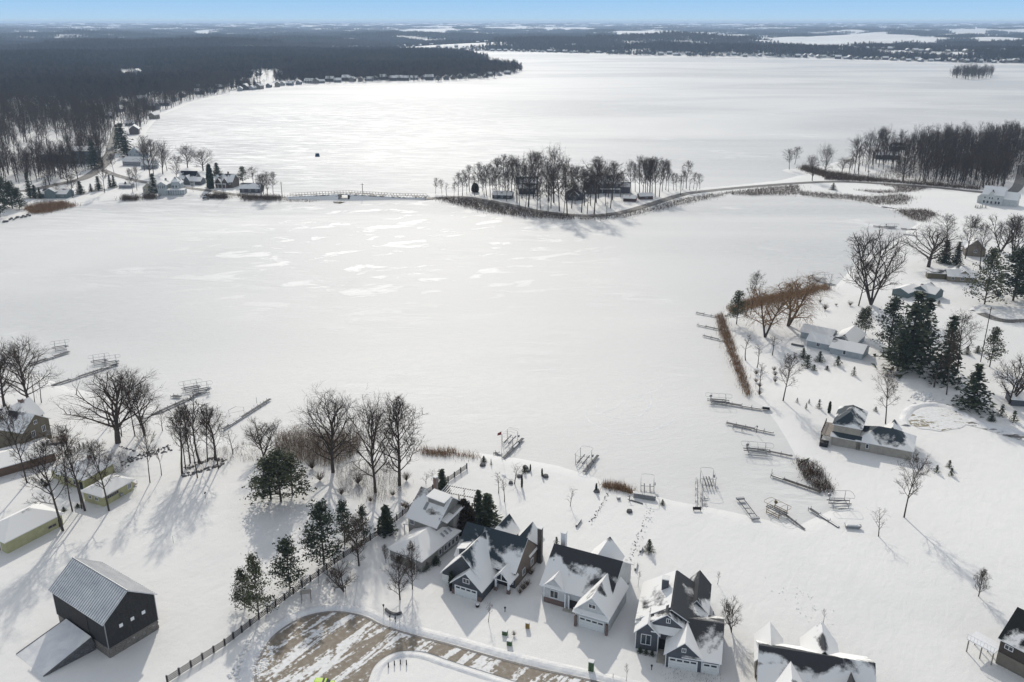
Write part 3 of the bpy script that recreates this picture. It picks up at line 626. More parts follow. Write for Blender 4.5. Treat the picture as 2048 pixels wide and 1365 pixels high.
# --- house C (white)
h = House('white_house', 'white house with brick base, grey garage door and large dark snow patched roof', (12.3, 140.8), -25.6, wall=(.62, .64, .65), roof=DK, cover=.55, seed=16)
h.gab(0, 6.6, 0, 11, 3.9, 7.3, 'y', cover=.95); h.gab(-8.4, -4.0, 4, 10, 4.0, 6.2, 'y', cover=.9, seed=1); h.gab(-8.9, 5.2, 4.02, 18, 4.1, 9.1, 'x', cover=.24, seed=2)
h.gab(-3.2, 2.8, 12, 19.5, 4.8, 8.2, 'y', cover=.8, seed=3); h.gdoor('f', 0, 3.3); h.win('f', 0, 3.3, 4.9, 1.3, .8, 1); h.win('f', 4, -6.2, 1.6, 1.6, 1.6, 1)
h.box('brick_base', M['brick'], -8.45, -3.95, 3.9, 3.99, -.2, 1.2); h.shed([(-.4, -.9, 3.4), (7, -.9, 3.4), (7, -.01, 3.8), (-.4, -.01, 3.8)], cover=1)
h.posts([(.15, -.35), (6.5, -.35)], 0, 2.4, .45, M['brick'], False); h.posts([(-3.7, 3.7), (-2.9, 3.7)], 0, 3.4, .25, base=False); h.door('f', 4.02, -2.0, 1.6, 2.2, 0); h.box('porch_slab', M['concrete'], -3.9, -.1, 2.8, 4.0, -.1, .2)
h.win('r', 5.2, 8, 1.2, 1, 1.4); h.win('r', 5.2, 13, 1.2, 1, 1.4); h.chim(-8.2, 13.6, 4, 10.6, 1.0, M['white']); h.box('vent_pipe', M['galv'], -8.2, -8.05, 8.1, 8.25, 6.5, 7.6)
h.corner(-8.4, 4, 4); h.corner(0, 0, 3.8); h.corner(6.6, 0, 3.8); h.done()
# --- house D (grey)
GR = (.085, .095, .115)
h = House('grey_house', 'dark grey house with white trim, three gables and double plus single garage doors', (27.8, 129.0), -14.7, wall=GR, roof=DK, cover=.4, seed=19)
h.gab(0, 6.4, 0, 6, 3.1, 6.0, 'y', cover=.85); h.gab(3.2, 9.4, .02, 12.6, 3.0, 6.3, 'x', cover=.36, seed=1); h.gab(-5.9, -1.8, 3.65, 8, 4.0, 6.1, 'y', cover=.95, seed=2)
h.gab(-3.9, 3.0, 4.5, 7, 5.4, 8.0, 'y', cover=.4, seed=3); h.gab(-6.0, 6.4, 6.0, 18.2, 4.2, 8.1, 'y', cover=.38, seed=4); h.gab(2.4, 6.6, 12, 21.5, 4.2, 6.7, 'y', cover=.4, seed=5)
h.shed([(-6.4, 6.3, 4.25), (-.1, 6.3, 8.2), (-.1, 18.3, 8.2), (-6.4, 18.3, 4.25)], t=.16, cover=.86, name='snow_layer')
h.gdoor('f', 0, 3.1, 4.9, 2.2, 0, 4); h.gdoor('f', .02, 7.9, 2.5, 2.2, 0, 2); h.win('f', 0, 3.1, 3.9, .6, .7, 1); h.win('f', 4.5, -.2, 6.2, .6, .8, 1)
h.win('f', 3.65, -4.0, 1.3, 1.7, 2.1, 1); h.door('f', 4.5, -1.0, 1.1, 2.3, 0); h.shed([(-3.2, 3.6, 4.2), (2.8, 3.6, 4.0), (2.8, 4.6, 5.2), (-3.2, 4.6, 5.2)], cover=.95)
h.corner(0, 0, 3); h.corner(6.4, 0, 3); h.corner(9.4, 0, 3); h.corner(-5.9, 3.65, 3.9); h.corner(-1.8, 3.65, 3.9); h.chim(-1.7, 13.6, 6.5, 9.4, 1.3, siding(GR))
h.box('porch_slab', M['concrete'], -1.7, -.1, .6, 4.4, -.1, .15)
h.box('side_stairs', M['deck'], 6.6, 7.8, 11, 16, .5, .7)
for k in range(6): h.box('baluster', M['fence'], 7.7, 7.8, 11 + k * .95, 11.1 + k * .95, .7, 1.7)
h.box('handrail', M['fence'], 7.68, 7.82, 11, 16, 1.7, 1.8); h.done()
# --- house E, F
h = House('tan_sided_house', 'tan walled house with dark snow patched roof cut by the bottom edge', (41.7, 118.4), -13.9, wall=(.20, .17, .12), roof=DK, cover=.6, seed=24)
h.gab(0, 18.3, 0, 13, 4, 8, 'x', cover=.58); h.gab(-.3, 4.1, 8, 15, 4, 6.8, 'y', cover=.85, seed=1); h.gab(7.8, 13.6, 8, 15.6, 4.3, 8.1, 'y', cover=.8, seed=2); h.gab(1, 9, -2, 7, 3.6, 7, 'y', cover=.85, seed=3); h.gab(12.5, 17, -1.5, 6, 4, 6.9, 'y', cover=.7, seed=4)
h.win('l', 0, 3.5, 1.2, 1, 1.4); h.win('l', 0, 8, 1.2, 1, 1.4); h.gdoor('f', -2, 5); h.done()
h = House('brown_house', 'dark brown house with black roof and white deck in the bottom right corner', (88.3, 130), -52.6, wall=(.055, .04, .032), roof=(.012, .014, .014), cover=0, seed=27)
h.gab(0, 16, 0, 11, 5.5, 9.3, 'x'); h.box('lower_wall', siding((.22, .20, .16)), 0, 16, -.08, -.01, -.3, 2.6)
for a in (1.6, 5.6, 9.6): h.win('f', 0, a, 4.0, 1.3, .7, 1)
h.box('deck_floor', M['white'], -5, 0, -1.5, 2, 2.7, 2.9)
for k in range(9): h.box('baluster', M['white'], -5 + k * .6, -4.94 + k * .6, -1.5, -1.44, 2.9, 3.9)
h.box('handrail', M['white'], -5, 0, -1.54, -1.42, 3.9, 3.98)
for a, b_ in ((-4.8, -1.3), (-2.4, -1.3), (-.3, -1.3), (-4.8, 1.8), (-2.4, 1.8)): h.box('deck_post', M['deck'], a, a + .18, b_, b_ + .18, 0, 2.7)
h.done()
# --- house G, H and the ones behind
h = House('beige_house', 'long beige house with dark hipped snow patched roof on the right shore', (88.3, 217.7), -27.2, wall=(.40, .37, .32), roof=SL, cover=.6, seed=30)
h.hip(0, 7, .9, 13, 6, 9.0, cover=.45); h.hip(6.4, 20.3, 0, 9.6, 2.8, 6.1, cover=.52, seed=1); h.W.box(0, 7.5, 0, 2, -.3, 2.8)
h.shed([(-.5, -.5, 2.7), (7.6, -.5, 2.7), (7.6, .9, 3.6), (-.5, .9, 3.6)], cover=.45, seed=2); h.gab(12.5, 16.5, 8, 13, 3, 5.2, 'y', cover=.9, seed=2)
h.win('f', 0, 9.2, 1.1, .6, 1.2, 0); h.win('l', 0, 4, 3.8, 1.4, 1.4, 1); h.win('l', 0, 8, 3.8, 1.4, 1.4, 1)
h.box('deck_floor', M['deck'], -3, 0, 0, 9, 2.4, 2.6); 
for k in range(7): h.box('deck_post', M['fence'], -3, -2.85, k * 1.5, k * 1.5 + .15, 0, 3.6)
h.box('handrail', M['fence'], -3.02, -2.86, 0, 9.2, 3.5, 3.6); h.box('hot_tub', M['black'], -2.8, -.6, -2.4, -.3, -.1, 1.2); h.done()
LB = (.42, .47, .50)
a, b_, c = G(*R4(1190, 800)), G(*R4(1360, 836)), G(*R4(1022, 752))
h = House('pale_blue_house', 'low pale blue house with three snowy roofs behind a row of small firs', a, math.degrees(math.atan2(b_[1] - a[1], b_[0] - a[0])), wall=LB, roof=DK, cover=.97, seed=33)
h.gab(0, 11, 0, 8, 2.5, 4.4, 'x'); h.gab(-9, 3, 2.5, 9.5, 2.5, 4.4, 'x', seed=1); h.gab(-2, 6, 7, 21, 2.6, 5.0, 'y', seed=1); h.gab(-14, -3, 10, 17, 2.6, 4.4, 'x', seed=2)
h.win('f', 0, 5, .8, .9, 1.4, 0); h.win('f', 2.5, -5, .8, 1.1, 1.3); h.win('l', -9, 6, .9, 2.2, 1.3, 2); h.box('terrace_wall', M['rock'], -14, -9.5, .5, 1.1, -.1, .6); h.done()
def simple(name, label, q, ang, L, W, ze, zr, wall, roof=DK, cover=.9, seed=1, ax='x', wins=3, cat='house', extra=None, group=None):
    h = House(name, label, G(*q), ang, cat, wall, roof, cover, seed, group)
    h.gab(0, L, 0, W, ze, zr, ax)
    for k in range(wins): h.win('f', 0, L * (k + .5) / wins, max(.9, ze - 1.9), 1.1, 1.2)
    if extra: extra(h)
    h.done(); return h
def exI(h): h.gab(-7, 3, 5, 12, 2.4, 3.8, 'x', seed=1); h.gab(0, 7, -3, 5, 2.5, 4.4, 'y', seed=2)
simple('teal_cottage', 'small grey teal cottage with snow covered roof behind the tall spruces', R5(700, 790), 38, 8, 7, 2.6, 4.6, (.14, .19, .20), cover=.97, seed=41, extra=exI)
def exJ(h): h.gab(4, 10, 2, 13, 2.7, 4.8, 'y', seed=2); h.box('brown_shed_wall', siding((.16, .13, .07)), -8, -.5, 3, 7, 0, 2.6); h.shed([(-8.4, 2.6, 2.6), (-.1, 2.6, 2.6), (-.1, 7.4, 3.0), (-8.4, 7.4, 3.0)], cover=.7)
simple('beige_bungalow', 'low beige bungalow with wide snowy roof beside the tall pines', R5(862, 655), -14, 12, 9, 2.5, 4.4, (.30, .26, .19), cover=.97, seed=42, extra=exJ)
simple('brown_gable_house', 'tan steep gabled house half hidden behind bare trees', R5(1000, 450), -20, 9, 12, 4, 8.6, (.22, .18, .13), cover=.95, seed=43, ax='y', wins=1)
def exK(h): h.gab(0, 12, 0, 9, 5, 8.4, 'x', seed=4); h.gab(3, 7, -.6, 4, 5, 7.2, 'y', seed=5); h.hip(12, 19, 1, 9, 3, 5.2, seed=5)
hk = House('white_house', 'tall white house with small front gable near the right edge behind the bay', G(1962, 408), -38, wall=(.62, .65, .64), cover=.95, seed=44)
hk.gab(0, 12, 0, 10, 6.6, 11.0, 'x'); hk.gab(3.5, 7, -.5, 4, 6.6, 9.2, 'y', seed=3, cover=.5); hk.gab(12, 20, 1, 9, 4.6, 8.4, 'x', seed=5); hk.gab(-3, 2, 2, 8, 4, 6.5, 'y', seed=4)
for a in (1.4, 3.6, 5.8, 8.2, 10): hk.win('f', 0 if a < 3 or a > 7.4 else -.5, a, .8, 1.2, 1.7, 0); 
for a in (1.6, 4.4, 6.0, 9.2): hk.win('f', 0 if a < 3 or a > 7.4 else -.5, a, 3.7, .9, 1.2, 0)
hk.win('r', 12, 5, 3.8, .8, 1.3, 0); hk.done()
simple('grey_shed', 'dark grey shed with snowy roof at the right edge behind a multi stemmed tree', (2022, 812), -12, 9, 6, 2.3, 3.6, (.09, .10, .12), cover=1, seed=45, wins=0, cat='shed')

# --- island houses
def exM(h):
    h.gab(-5, 6, -3, 6, 6, 9.5, 'y', cover=.5, seed=1); h.gab(20, 27, 1, 9, 4.5, 6.8, 'x', seed=2, cover=.7)
    for a in (-3, .5, 4): h.win('f', -3, a, 1.2, 1.4, 2.2); h.win('f', -3, a, 4.2, 1.2, 1.4)
    for a in (9, 14, 18): h.win('f', 0, a, 5.8, 1.2, 1.1)
    h.chim(8, 6, 8, 13, 1.1)
    h.posts([(8, -1.6), (12, -1.6), (16, -1.6), (20, -1.6)], 0, 2.9, .3, base=False); h.shed([(6.5, -2, 2.9), (20.5, -2, 2.9), (20.5, 0, 3.4), (6.5, 0, 3.4)], cover=.9)
simple('island_mansion', 'large slate grey mansion with long snowy roof among the island trees', ZM(1080, 300, 8.533)(860, 740), -4, 20, 12, 6.8, 11.2, (.12, .115, .13), SL, .62, 50, extra=exM, wins=4)
def exN(h): h.gab(4, 9, -2, 6, 3.8, 6.2, 'y', cover=.7, seed=1); h.win('f', -2, 6.5, 1, 2.0, 1.8)
simple('gabled_cottage', 'dark steep gabled cottage left of the island mansion', ZM(1080, 300, 8.533)(425, 850), -14, 12, 9, 4.4, 8.6, (.09, .085, .09), DK, .6, 51, ax='y', extra=exN, wins=2)
simple('island_cabin', 'low dark cabin with snowy roof at the left end of the island', R7(510, 450), -10, 13, 8, 2.6, 4.4, (.05, .05, .055), DK, .92, 52)
simple('island_cabin', 'square dark cabin between the island cabin and the gabled cottage', R7(700, 420), 0, 11, 8, 4.2, 5.8, (.05, .052, .06), DK, .75, 53)
simple('red_cabin', 'small snow roofed cabin with red end wall beside the causeway', R7(1435, 470), -16, 8, 6, 2.2, 3.6, (.07, .035, .03), DK, 1, 54, wins=0, extra=lambda h: h.box('red_end', M['red'], 8.0, 8.08, .1, 5.9, 0, 2.2))
simple('brown_cabin', 'small brown cabin with snowy roof right of the red cabin', R7(1552, 458), 8, 9, 6, 2.3, 3.8, (.10, .06, .045), DK, 1, 55, wins=1)
simple('green_roof_house', 'grey green roofed house behind the island trees', R7(690, 385), 0, 14, 8, 4.5, 8, (.10, .13, .12), (.09, .12, .11), .5, 56, wins=0)
# --- left cluster
Q1 = ZM(230, 290, 12.047); Q2 = ZM(350, 310, 9.752); Q4 = ZM(0, 250, 7.183)
def exV(h):
    h.gab(8, 14, 4, 12, 7, 10, 'y', seed=2); h.hip(9.5, 13.5, 1.5, 6, 8.4, 11.6, seed=1); h.W.box(5, 17, 2, 8, 0, 3); h.shed([(5, -.5, 3.0), (18, -.5, 3.0), (18, 3, 3.6), (5, 3, 3.6)], cover=.9)
    for a in (.8, 2.2, 3.6, 5.0): h.win('f', 0, a, 4.2, .8, 2.2, 0)
    for a in (10.2, 12.2): h.win('f', 1.5, a, 4.4, 1.1, 1.6, 0)
    h.posts([(6.5 + k * 1.6, -.3) for k in range(8)], 0, 3, .2, base=False); h.chim(3, 10, 5, 9.5, 1)
simple('victorian_house', 'pale green white Victorian house with tower and columned porch', Q1(1040, 1205), 3, 6, 12, 6.6, 8.6, (.50, .55, .55), (.2, .23, .24), .7, 60, ax='y', wins=2, extra=exV)
def exQ(h): h.gab(8, 17, -3, 6, 2.8, 4.9, 'x', seed=2, cover=.95); h.gab(5, 9, -3.5, 5, 3.5, 6.6, 'y', seed=1, cover=.9); h.gdoor('f', -3, 11, 3.2, 2.1, 0, 2)
simple('grey_cottage', 'grey cottage with black steep roof and attached garage by the lane', Q2(95, 570), -6, 12, 9, 4, 8.6, (.11, .115, .12), (.012, .012, .016), .12, 61, extra=exQ)
def exR_(h):
    h.gab(1, 5, -1.4, 5, 4.2, 7.2, 'y', seed=2, cover=.6); h.gab(6, 10, -1.4, 5, 4.2, 7.2, 'y', seed=1, cover=.6); h.shed([(-.5, -2.2, 2.8), (9, -2.2, 2.8), (9, 0, 3.4), (-.5, 0, 3.4)], cover=.95); h.posts([(.2, -2), (3, -2), (6, -2), (8.6, -2)], 0, 2.8, .25, base=False)
    h.chim(8, 5.5, 7, 10.5, .9)
simple('tan_trimmed_house', 'brown two gabled house with tan porch by the lane', Q2(790, 640), -8, 13, 11, 4.4, 8.8, (.13, .10, .08), DK, .6, 62, extra=exR_)
simple('dark_cottage', 'low dark cottage with hipped snowy roof at the end of the lane', Q2(1265, 740), -3, 14, 9, 3, 5.8, (.08, .08, .085), DK, .7, 63)
simple('green_house', 'teal grey low house in front of the left wood', Q4(600, 1055), -2, 17, 10, 3, 5.4, (.16, .21, .21), DK, .8, 64, extra=lambda h: h.gab(3, 10, -1, 7, 4.6, 6.6, 'y', seed=1, cover=.9))
simple('lodge', 'long pale grey two storey lodge half hidden in the left wood', Q4(590, 560), 4, 44, 12, 7.5, 9.5, (.16, .19, .21), DK, .9, 65, wins=8, extra=lambda h: h.gab(26, 44, -3, 12, 10.5, 13.5, 'x', seed=1))
simple('white_cottage', 'white gabled cottage behind the lane with snow slid half off its roof', Q1(330, 330), -12, 13, 10, 4.5, 9.5, (.45, .52, .57), DK, 1, 66, ax='y')
simple('grey_cottage', 'grey board cottage with a brick red chimney end', Q1(190, 500), -10, 16, 9, 3.6, 6.6, (.30, .31, .34), DK, 1, 67, extra=lambda h: h.chim(-.6, 4, 0, 7.5, 1.6))
simple('pale_cottage', 'pale grey cottage below the bare trees on the left shore', Q1(640, 590), 14, 12, 9, 3.2, 6, (.36, .39, .42), DK, 1, 68)
simple('cream_cottage', 'cream cottage with snowy roof left of the Victorian house', Q1(680, 1150), -14, 9, 10, 3.2, 6.8, (.45, .42, .32), DK, 1, 69, ax='y')
simple('garden_shed', 'small grey shed on the snow between the firs', Q1(95, 1045), -4, 9, 5, 2.2, 3.2, (.30, .31, .33), DK, 1, 70, wins=0, cat='shed')
simple('hidden_cabin', 'dark cabin under the headland trees', R6(850, 400), -8, 20, 9, 4, 7.6, (.07, .075, .085), (.05, .055, .065), .75, 71, wins=2)
simple('hidden_shed', 'small dark shed roof high on the headland', R6(985, 325), 0, 12, 7, 3.4, 6, (.04, .04, .045), (.03, .03, .035), .4, 72, wins=0, cat='shed')

# small distant houses
def tiny(wall, rot=0, L=11, W=8, ze=4, zr=7):
    b = MB(); xm = 0
    for yy, fl in ((-W / 2, 1), (W / 2, 0)):
        q = [(-L / 2, yy, -1), (L / 2, yy, -1), (L / 2, yy, ze), (-L / 2, yy, ze)]; b.face(q if fl else q[::-1])
    for xx, fl in ((-L / 2, 0), (L / 2, 1)):
        q = [(xx, -W / 2, -1), (xx, W / 2, -1), (xx, W / 2, ze), (xx, 0, zr), (xx, -W / 2, ze)]; b.face(q if fl else q[::-1])
    for k in range(3): b.box(-L / 2 + 1.5 + k * L / 3, -L / 2 + 3 + k * L / 3, -W / 2 - .05, -W / 2 + .1, 1, 3, 1)
    wl = b.mesh('wall', [siding(wall), M['glass']]); r_ = MB()
    for s_ in (-1, 1):
        B = [(-L / 2 - .6, s_ * (W / 2 + .6), ze - .4), (L / 2 + .6, s_ * (W / 2 + .6), ze - .4), (L / 2 + .6, 0, zr), (-L / 2 - .6, 0, zr)]
        if s_ > 0: B = B[::-1]
        r_.hexa(B, [(p[0], p[1], p[2] + .35) for p in B])
    return wl, r_.mesh('roof', roof_mat(DK, .93, 3))
TN = [tiny((.16, .18, .2)), tiny((.36, .37, .38), 0, 13), tiny((.10, .09, .09), 0, 14, 9, 5.5, 9), tiny((.24, .22, .18), 0, 12, 9, 5.5, 8.5)]
HOUSES_XY = []
def place_tiny(px, py, lab, grp, sc=1, k=None):
    x, y, _ = G(px, py); sd = lake_sd(np.array([[x, y]]))[0]
    if sd < 6: y += 14
    z = gz(x, y); k = random.randrange(4) if k is None else k
    t = thing('shore_house', lab, 'house', (x, y, z), random.choice((0, math.pi / 2)) + random.uniform(-.3, .3), grp, sc * random.uniform(.85, 1.2))
    link('wall', TN[k][0], t); link('roof', TN[k][1], t); HOUSES_XY.append((x, y)); return t
def along(pts, n):
    L = [0]
    for a, b in zip(pts, pts[1:]): L.append(L[-1] + math.hypot(b[0] - a[0], b[1] - a[1]))
    out = []
    for i in range(n):
        s_ = L[-1] * (i + .5) / n + random.uniform(-.3, .3) * L[-1] / n; k = max(j for j in range(len(L)) if L[j] <= max(0, s_)); k = min(k, len(pts) - 2)
        t = (s_ - L[k]) / max(1e-6, L[k + 1] - L[k]); out.append((pts[k][0] + (pts[k + 1][0] - pts[k][0]) * t, pts[k][1] + (pts[k + 1][1] - pts[k][1]) * t))
    return out
for (px, py) in along([(690, 103), (790, 102), (900, 101), (1060, 104.5), (1200, 108), (1300, 111), (1500, 115.5), (1700, 119.5), (1850, 124.5), (2060, 129)], 105):
    place_tiny(px, py + random.uniform(-.8, .3), 'small snow roofed house in the row along the far lake shore', 'houses along the far lake shore', 1.15)
for (px, py) in along([(610, 99), (820, 99), (1000, 102), (1200, 105), (1500, 110), (1850, 117), (2060, 123)], 90):
    place_tiny(px, py + random.uniform(-4, 1), 'small snow roofed house in the second row behind the far shore', 'houses behind the far shore row', 1.15)
for (px, py) in along([(470, 184), (560, 174), (650, 167), (760, 163), (880, 162), (960, 157), (1022, 150)], 36):
    place_tiny(px, py + random.uniform(-1.5, .5), 'snow roofed lake house under the trees of the wooded peninsula', 'houses along the wooded peninsula shore', 1.05)
for (px, py) in [(270, 268), (262, 252), (300, 240), (240, 225), (215, 238), (190, 222), (250, 212), (305, 220), (285, 205), (330, 212), (230, 205), (350, 203), (170, 205), (365, 196), (400, 190), (425, 186), (395, 180), (440, 180)]:
    place_tiny(px, py, 'snow roofed house among the bare trees of the left wood', 'houses in the left wood', 1.0)
for (px, py) in [(203, 148), (275, 150), (300, 146), (318, 139), (463, 132), (480, 86), (505, 90), (520, 88)]:
    place_tiny(px, py, 'isolated snow roofed farmhouse in a clearing of the far left woods', 'farmhouses in the far left woods', 1.5)

# ------------------------------------------------------------------ vegetation generators
class Tri:
    """fast triangle soup"""
    def __init__(s): s.V = []; s.F = []; s.n = 0
    def add(s, V, Fc): s.F.append(np.asarray(Fc) + s.n); s.V.append(np.asarray(V, float)); s.n += len(V)
    def tube(s, a, b, r0, r1, n=3):
        a = np.array(a, float); b = np.array(b, float); d = b - a; L = np.linalg.norm(d)
        if L < 1e-5: return
        d /= L; u = np.cross(d, (0.31, .95, .12)); u /= np.linalg.norm(u); v = np.cross(d, u)
        t = np.arange(n) * 2 * np.pi / n; c = np.cos(t)[:, None] * u + np.sin(t)[:, None] * v
        V = np.concatenate([a + c * r0, b + c * r1]); i = np.arange(n); j = (i + 1) % n
        s.add(V, np.concatenate([np.stack([i, j, n + j], 1), np.stack([i, n + j, n + i], 1)]))
    def blades(s, A, B, w_):
        """thin triangles from A to B, width w at A"""
        A = np.asarray(A); B = np.asarray(B); d = B - A; q = rng.normal(size=d.shape); sd = np.cross(d, q); sd /= np.linalg.norm(sd, axis=1)[:, None] + 1e-9
        w_ = np.broadcast_to(np.asarray(w_, float), (len(A),))[:, None]
        V = np.stack([A - sd * w_ / 2, A + sd * w_ / 2, B], 1).reshape(-1, 3); s.add(V, np.arange(len(V)).reshape(-1, 3))
    def tris(s, C, size, up=0.0):
        n = len(C); a = rng.normal(size=(n, 3)); b = rng.normal(size=(n, 3)); a /= np.linalg.norm(a, axis=1)[:, None]; b /= np.linalg.norm(b, axis=1)[:, None]
        if up: a[:, 2] *= up; b[:, 2] *= up
        sz = (np.broadcast_to(size, (n,)) * rng.uniform(.6, 1.3, n))[:, None]
        V = np.stack([C - a * sz * .5, C + a * sz * .5, C + b * sz * .8], 1).reshape(-1, 3); s.add(V, np.arange(len(V)).reshape(-1, 3))
    def mesh(s, name, m): return arrmesh(name, np.concatenate(s.V), np.concatenate(s.F), m)
def rot_about(d, ang_out, az):
    d = d / np.linalg.norm(d); u = np.cross(d, (0.2, .1, 1.0)); 
    if np.linalg.norm(u) < 1e-3: u = np.array([1., 0, 0])
    u /= np.linalg.norm(u); v = np.cross(d, u)
    return d * math.cos(ang_out) + (u * math.cos(az) + v * math.sin(az)) * math.sin(ang_out)
def norm_tree(tm, cm):
    V = []
    for me_ in (tm, cm):
        v = np.empty(len(me_.vertices) * 3, np.float32); me_.vertices.foreach_get('co', v); V.append(v.reshape(-1, 3))
    h_ = np.quantile(V[1][:, 2], .999); rr = np.mean([(np.quantile(V[1][:, i_], .97) - np.quantile(V[1][:, i_], .03)) / 2 for i_ in (0, 1)]); k = 1 / h_
    for me_, v in zip((tm, cm), V):
        v = v * k; me_.vertices.foreach_set('co', v.ravel()); me_.update()
    cm['r'] = float(rr * k); return tm, cm
def bare_tree(seed, spread=.42, clear=.28, lod=2, lean=.06, up=.35, tr=.022, droop=0, multi=1, twm='twig', dens=1.0):
    """unit-height bare broadleaf; returns (trunk mesh, crown mesh)"""
    rd = random.Random(seed); T = Tri(); C = Tri(); tipsA = []; tipsB = []; tw = []
    H = 1.0
    def branch(p, d, L, r, lev):
        n = (5, 4, 3, 2)[lev]; pts = [np.array(p)]; d = d / np.linalg.norm(d)
        for i in range(n):
            d = d + np.array([rd.gauss(0, 1), rd.gauss(0, 1), rd.gauss(0, .6)]) * (.032, .13, .17, .2)[lev]
            d[2] += (0, up * .22, up * .18, up * .1)[lev] - droop * (0, .05, .35, .8)[lev]; d /= np.linalg.norm(d)
            pts.append(pts[-1] + d * L / n)
        for i in range(n):
            ra = r * (1 - .75 * i / n); rb = r * (1 - .75 * (i + 1) / n)
            (T if lev == 0 else C).tube(pts[i], pts[i + 1], ra, rb, (6, 4, 3, 3)[lev])
        return pts, d
    for mth in range(multi):
        a0 = rd.uniform(0, 6.28); ln = lean if multi == 1 else .35
        pts0, dl = branch((0, 0, -.01), np.array([math.cos(a0) * ln, math.sin(a0) * ln, 1.]), H * (.86 if multi == 1 else .8), tr / math.sqrt(multi), 0)
        nl = int((15 if lod == 2 else 9) * dens / math.sqrt(multi)); az = rd.uniform(0, 6.28)
        for i in range(nl):
            f = clear + (1 - clear) * (i + rd.random()) / nl; k = min(4, int(f * 5)); t = f * 5 - k; p = pts0[k] * (1 - t) + pts0[k + 1] * t
            az += 2.4 + rd.uniform(-.5, .5); ang = (1.15 - .75 * f) * rd.uniform(.8, 1.15)
            g_ = (f - clear) / (1 - clear); env = math.sin(math.pi * min(1, .22 + .70 * g_)) ** .8
            L = spread * env * rd.uniform(.8, 1.15) + .05
            d = np.array([math.cos(az) * math.sin(ang), math.sin(az) * math.sin(ang), math.cos(ang) + .05])
            pl, d1 = branch(p, d, L, tr * .48 * (1 - .45 * g_) / math.sqrt(multi) ** .5, 1)
            nb = 7 if lod == 2 else 4
            for j in range(nb):
                fj = .25 + .75 * (j + rd.random()) / nb; kk = min(3, int(fj * 4)); q = pl[kk] + (pl[kk + 1] - pl[kk]) * (fj * 4 - kk)
                dd = rot_about(pl[kk + 1] - pl[kk], rd.uniform(.5, 1.0), rd.uniform(0, 6.28)); L2 = L * .48 * rd.uniform(.7, 1.2) * (1.1 - .4 * fj)
                pb, d2 = branch(q, dd, L2, tr * .16, 2)
                for m_ in range(7 if lod == 2 else 3):
                    fm = .15 + .85 * rd.random(); k3 = min(2, int(fm * 3)); q2 = pb[k3] + (pb[k3 + 1] - pb[k3]) * (fm * 3 - k3)
                    d3 = rot_about(pb[k3 + 1] - pb[k3], rd.uniform(.4, .95), rd.uniform(0, 6.28)); d3[2] += .15 * up - droop * .9; d3 /= np.linalg.norm(d3)
                    L3 = L2 * rd.uniform(.45, .8) * (1 + droop * .9); e = q2 + d3 * L3; tipsA.append(q2); tipsB.append(e); tw.append(.0031)
                    for _ in range(3 if lod == 2 else 1):
                        s2 = q2 + (e - q2) * rd.uniform(.3, .9); d4 = rot_about(d3, rd.uniform(.4, .9), rd.uniform(0, 6.28)); d4[2] -= droop * .6; tipsA.append(s2); tipsB.append(s2 + d4 * L3 * rd.uniform(.4, .75)); tw.append(.0022)
    C.blades(tipsA, tipsB, np.array(tw) * (1 if lod == 2 else 1.75))
    return norm_tree(T.mesh('trunk', M['bark']), C.mesh('crown', M[twm]))
OAK = [bare_tree(s, .56, .20, 2, .05, .22, .026, dens=1.6) for s in (1, 2, 3)]
OAKW = [bare_tree(s, .66, .18, 2, .08, .15, .036, dens=1.3) for s in (21, 22)]
TALL = [bare_tree(s, .24, .34, 2, .02, .6, .012) for s in (4, 5, 6, 7)]
THIN = [bare_tree(s, .16, .45, 1, .05, .8, .010) for s in (8, 9, 10)]
SML = [bare_tree(s, .32, .22, 1, .03, .55, .014) for s in (11, 12)]
OVAL = [bare_tree(s, .24, .12, 2, .02, 1.0, .014, dens=1.6) for s in (13, 14)]
MUL = [bare_tree(s, .34, .2, 2, .1, .5, .03, 0, 4) for s in (15, 16)]
WIL = [bare_tree(s, .44, .22, 2, .08, .3, .035, .55, 2, 'willow', 1.3) for s in (17, 18)]
WOOD = [bare_tree(s, .32, .28, 1, .05, .5, .016, dens=1.35) for s in (30, 31, 32, 33, 34)]
def conifer(seed, wd=.22, lod=2, m='needle', gap=0.0, drp=.25, trunk0=.06):
    rd = random.Random(seed); T = Tri(); T.tube((0, 0, -.01), (0, 0, .97), .016, .003, 5); C = Tri(); P_ = []; S_ = []
    nl = 22 if lod == 2 else 12
    for i in range(nl):
        f = trunk0 + (1 - trunk0) * (i + rd.random() * .7) / nl; rad = wd * (1 - f) ** .85 * rd.uniform(.8, 1.12) + .008
        nb = (11 if lod == 2 else 7)
        for k in range(nb):
            az = 6.283 * k / nb + rd.uniform(-.25, .25) + i; r_ = rad * rd.uniform(.75, 1.15); dz = -drp * r_
            if rd.random() < gap: continue
            ns = max(3, int(r_ / wd * (9 if lod == 2 else 5)))
            for j in range(ns):
                t = (j + .5 + rd.uniform(-.3, .3)) / ns; P_.append((math.cos(az) * r_ * t + rd.gauss(0, .008), math.sin(az) * r_ * t + rd.gauss(0, .008), f + dz * t + rd.gauss(0, .008))); S_.append(.075 if lod == 2 else .11)
    C.tris(np.array(P_), np.array(S_), .5); return norm_tree(T.mesh('trunk', M['bark']), C.mesh('crown', M[m]))
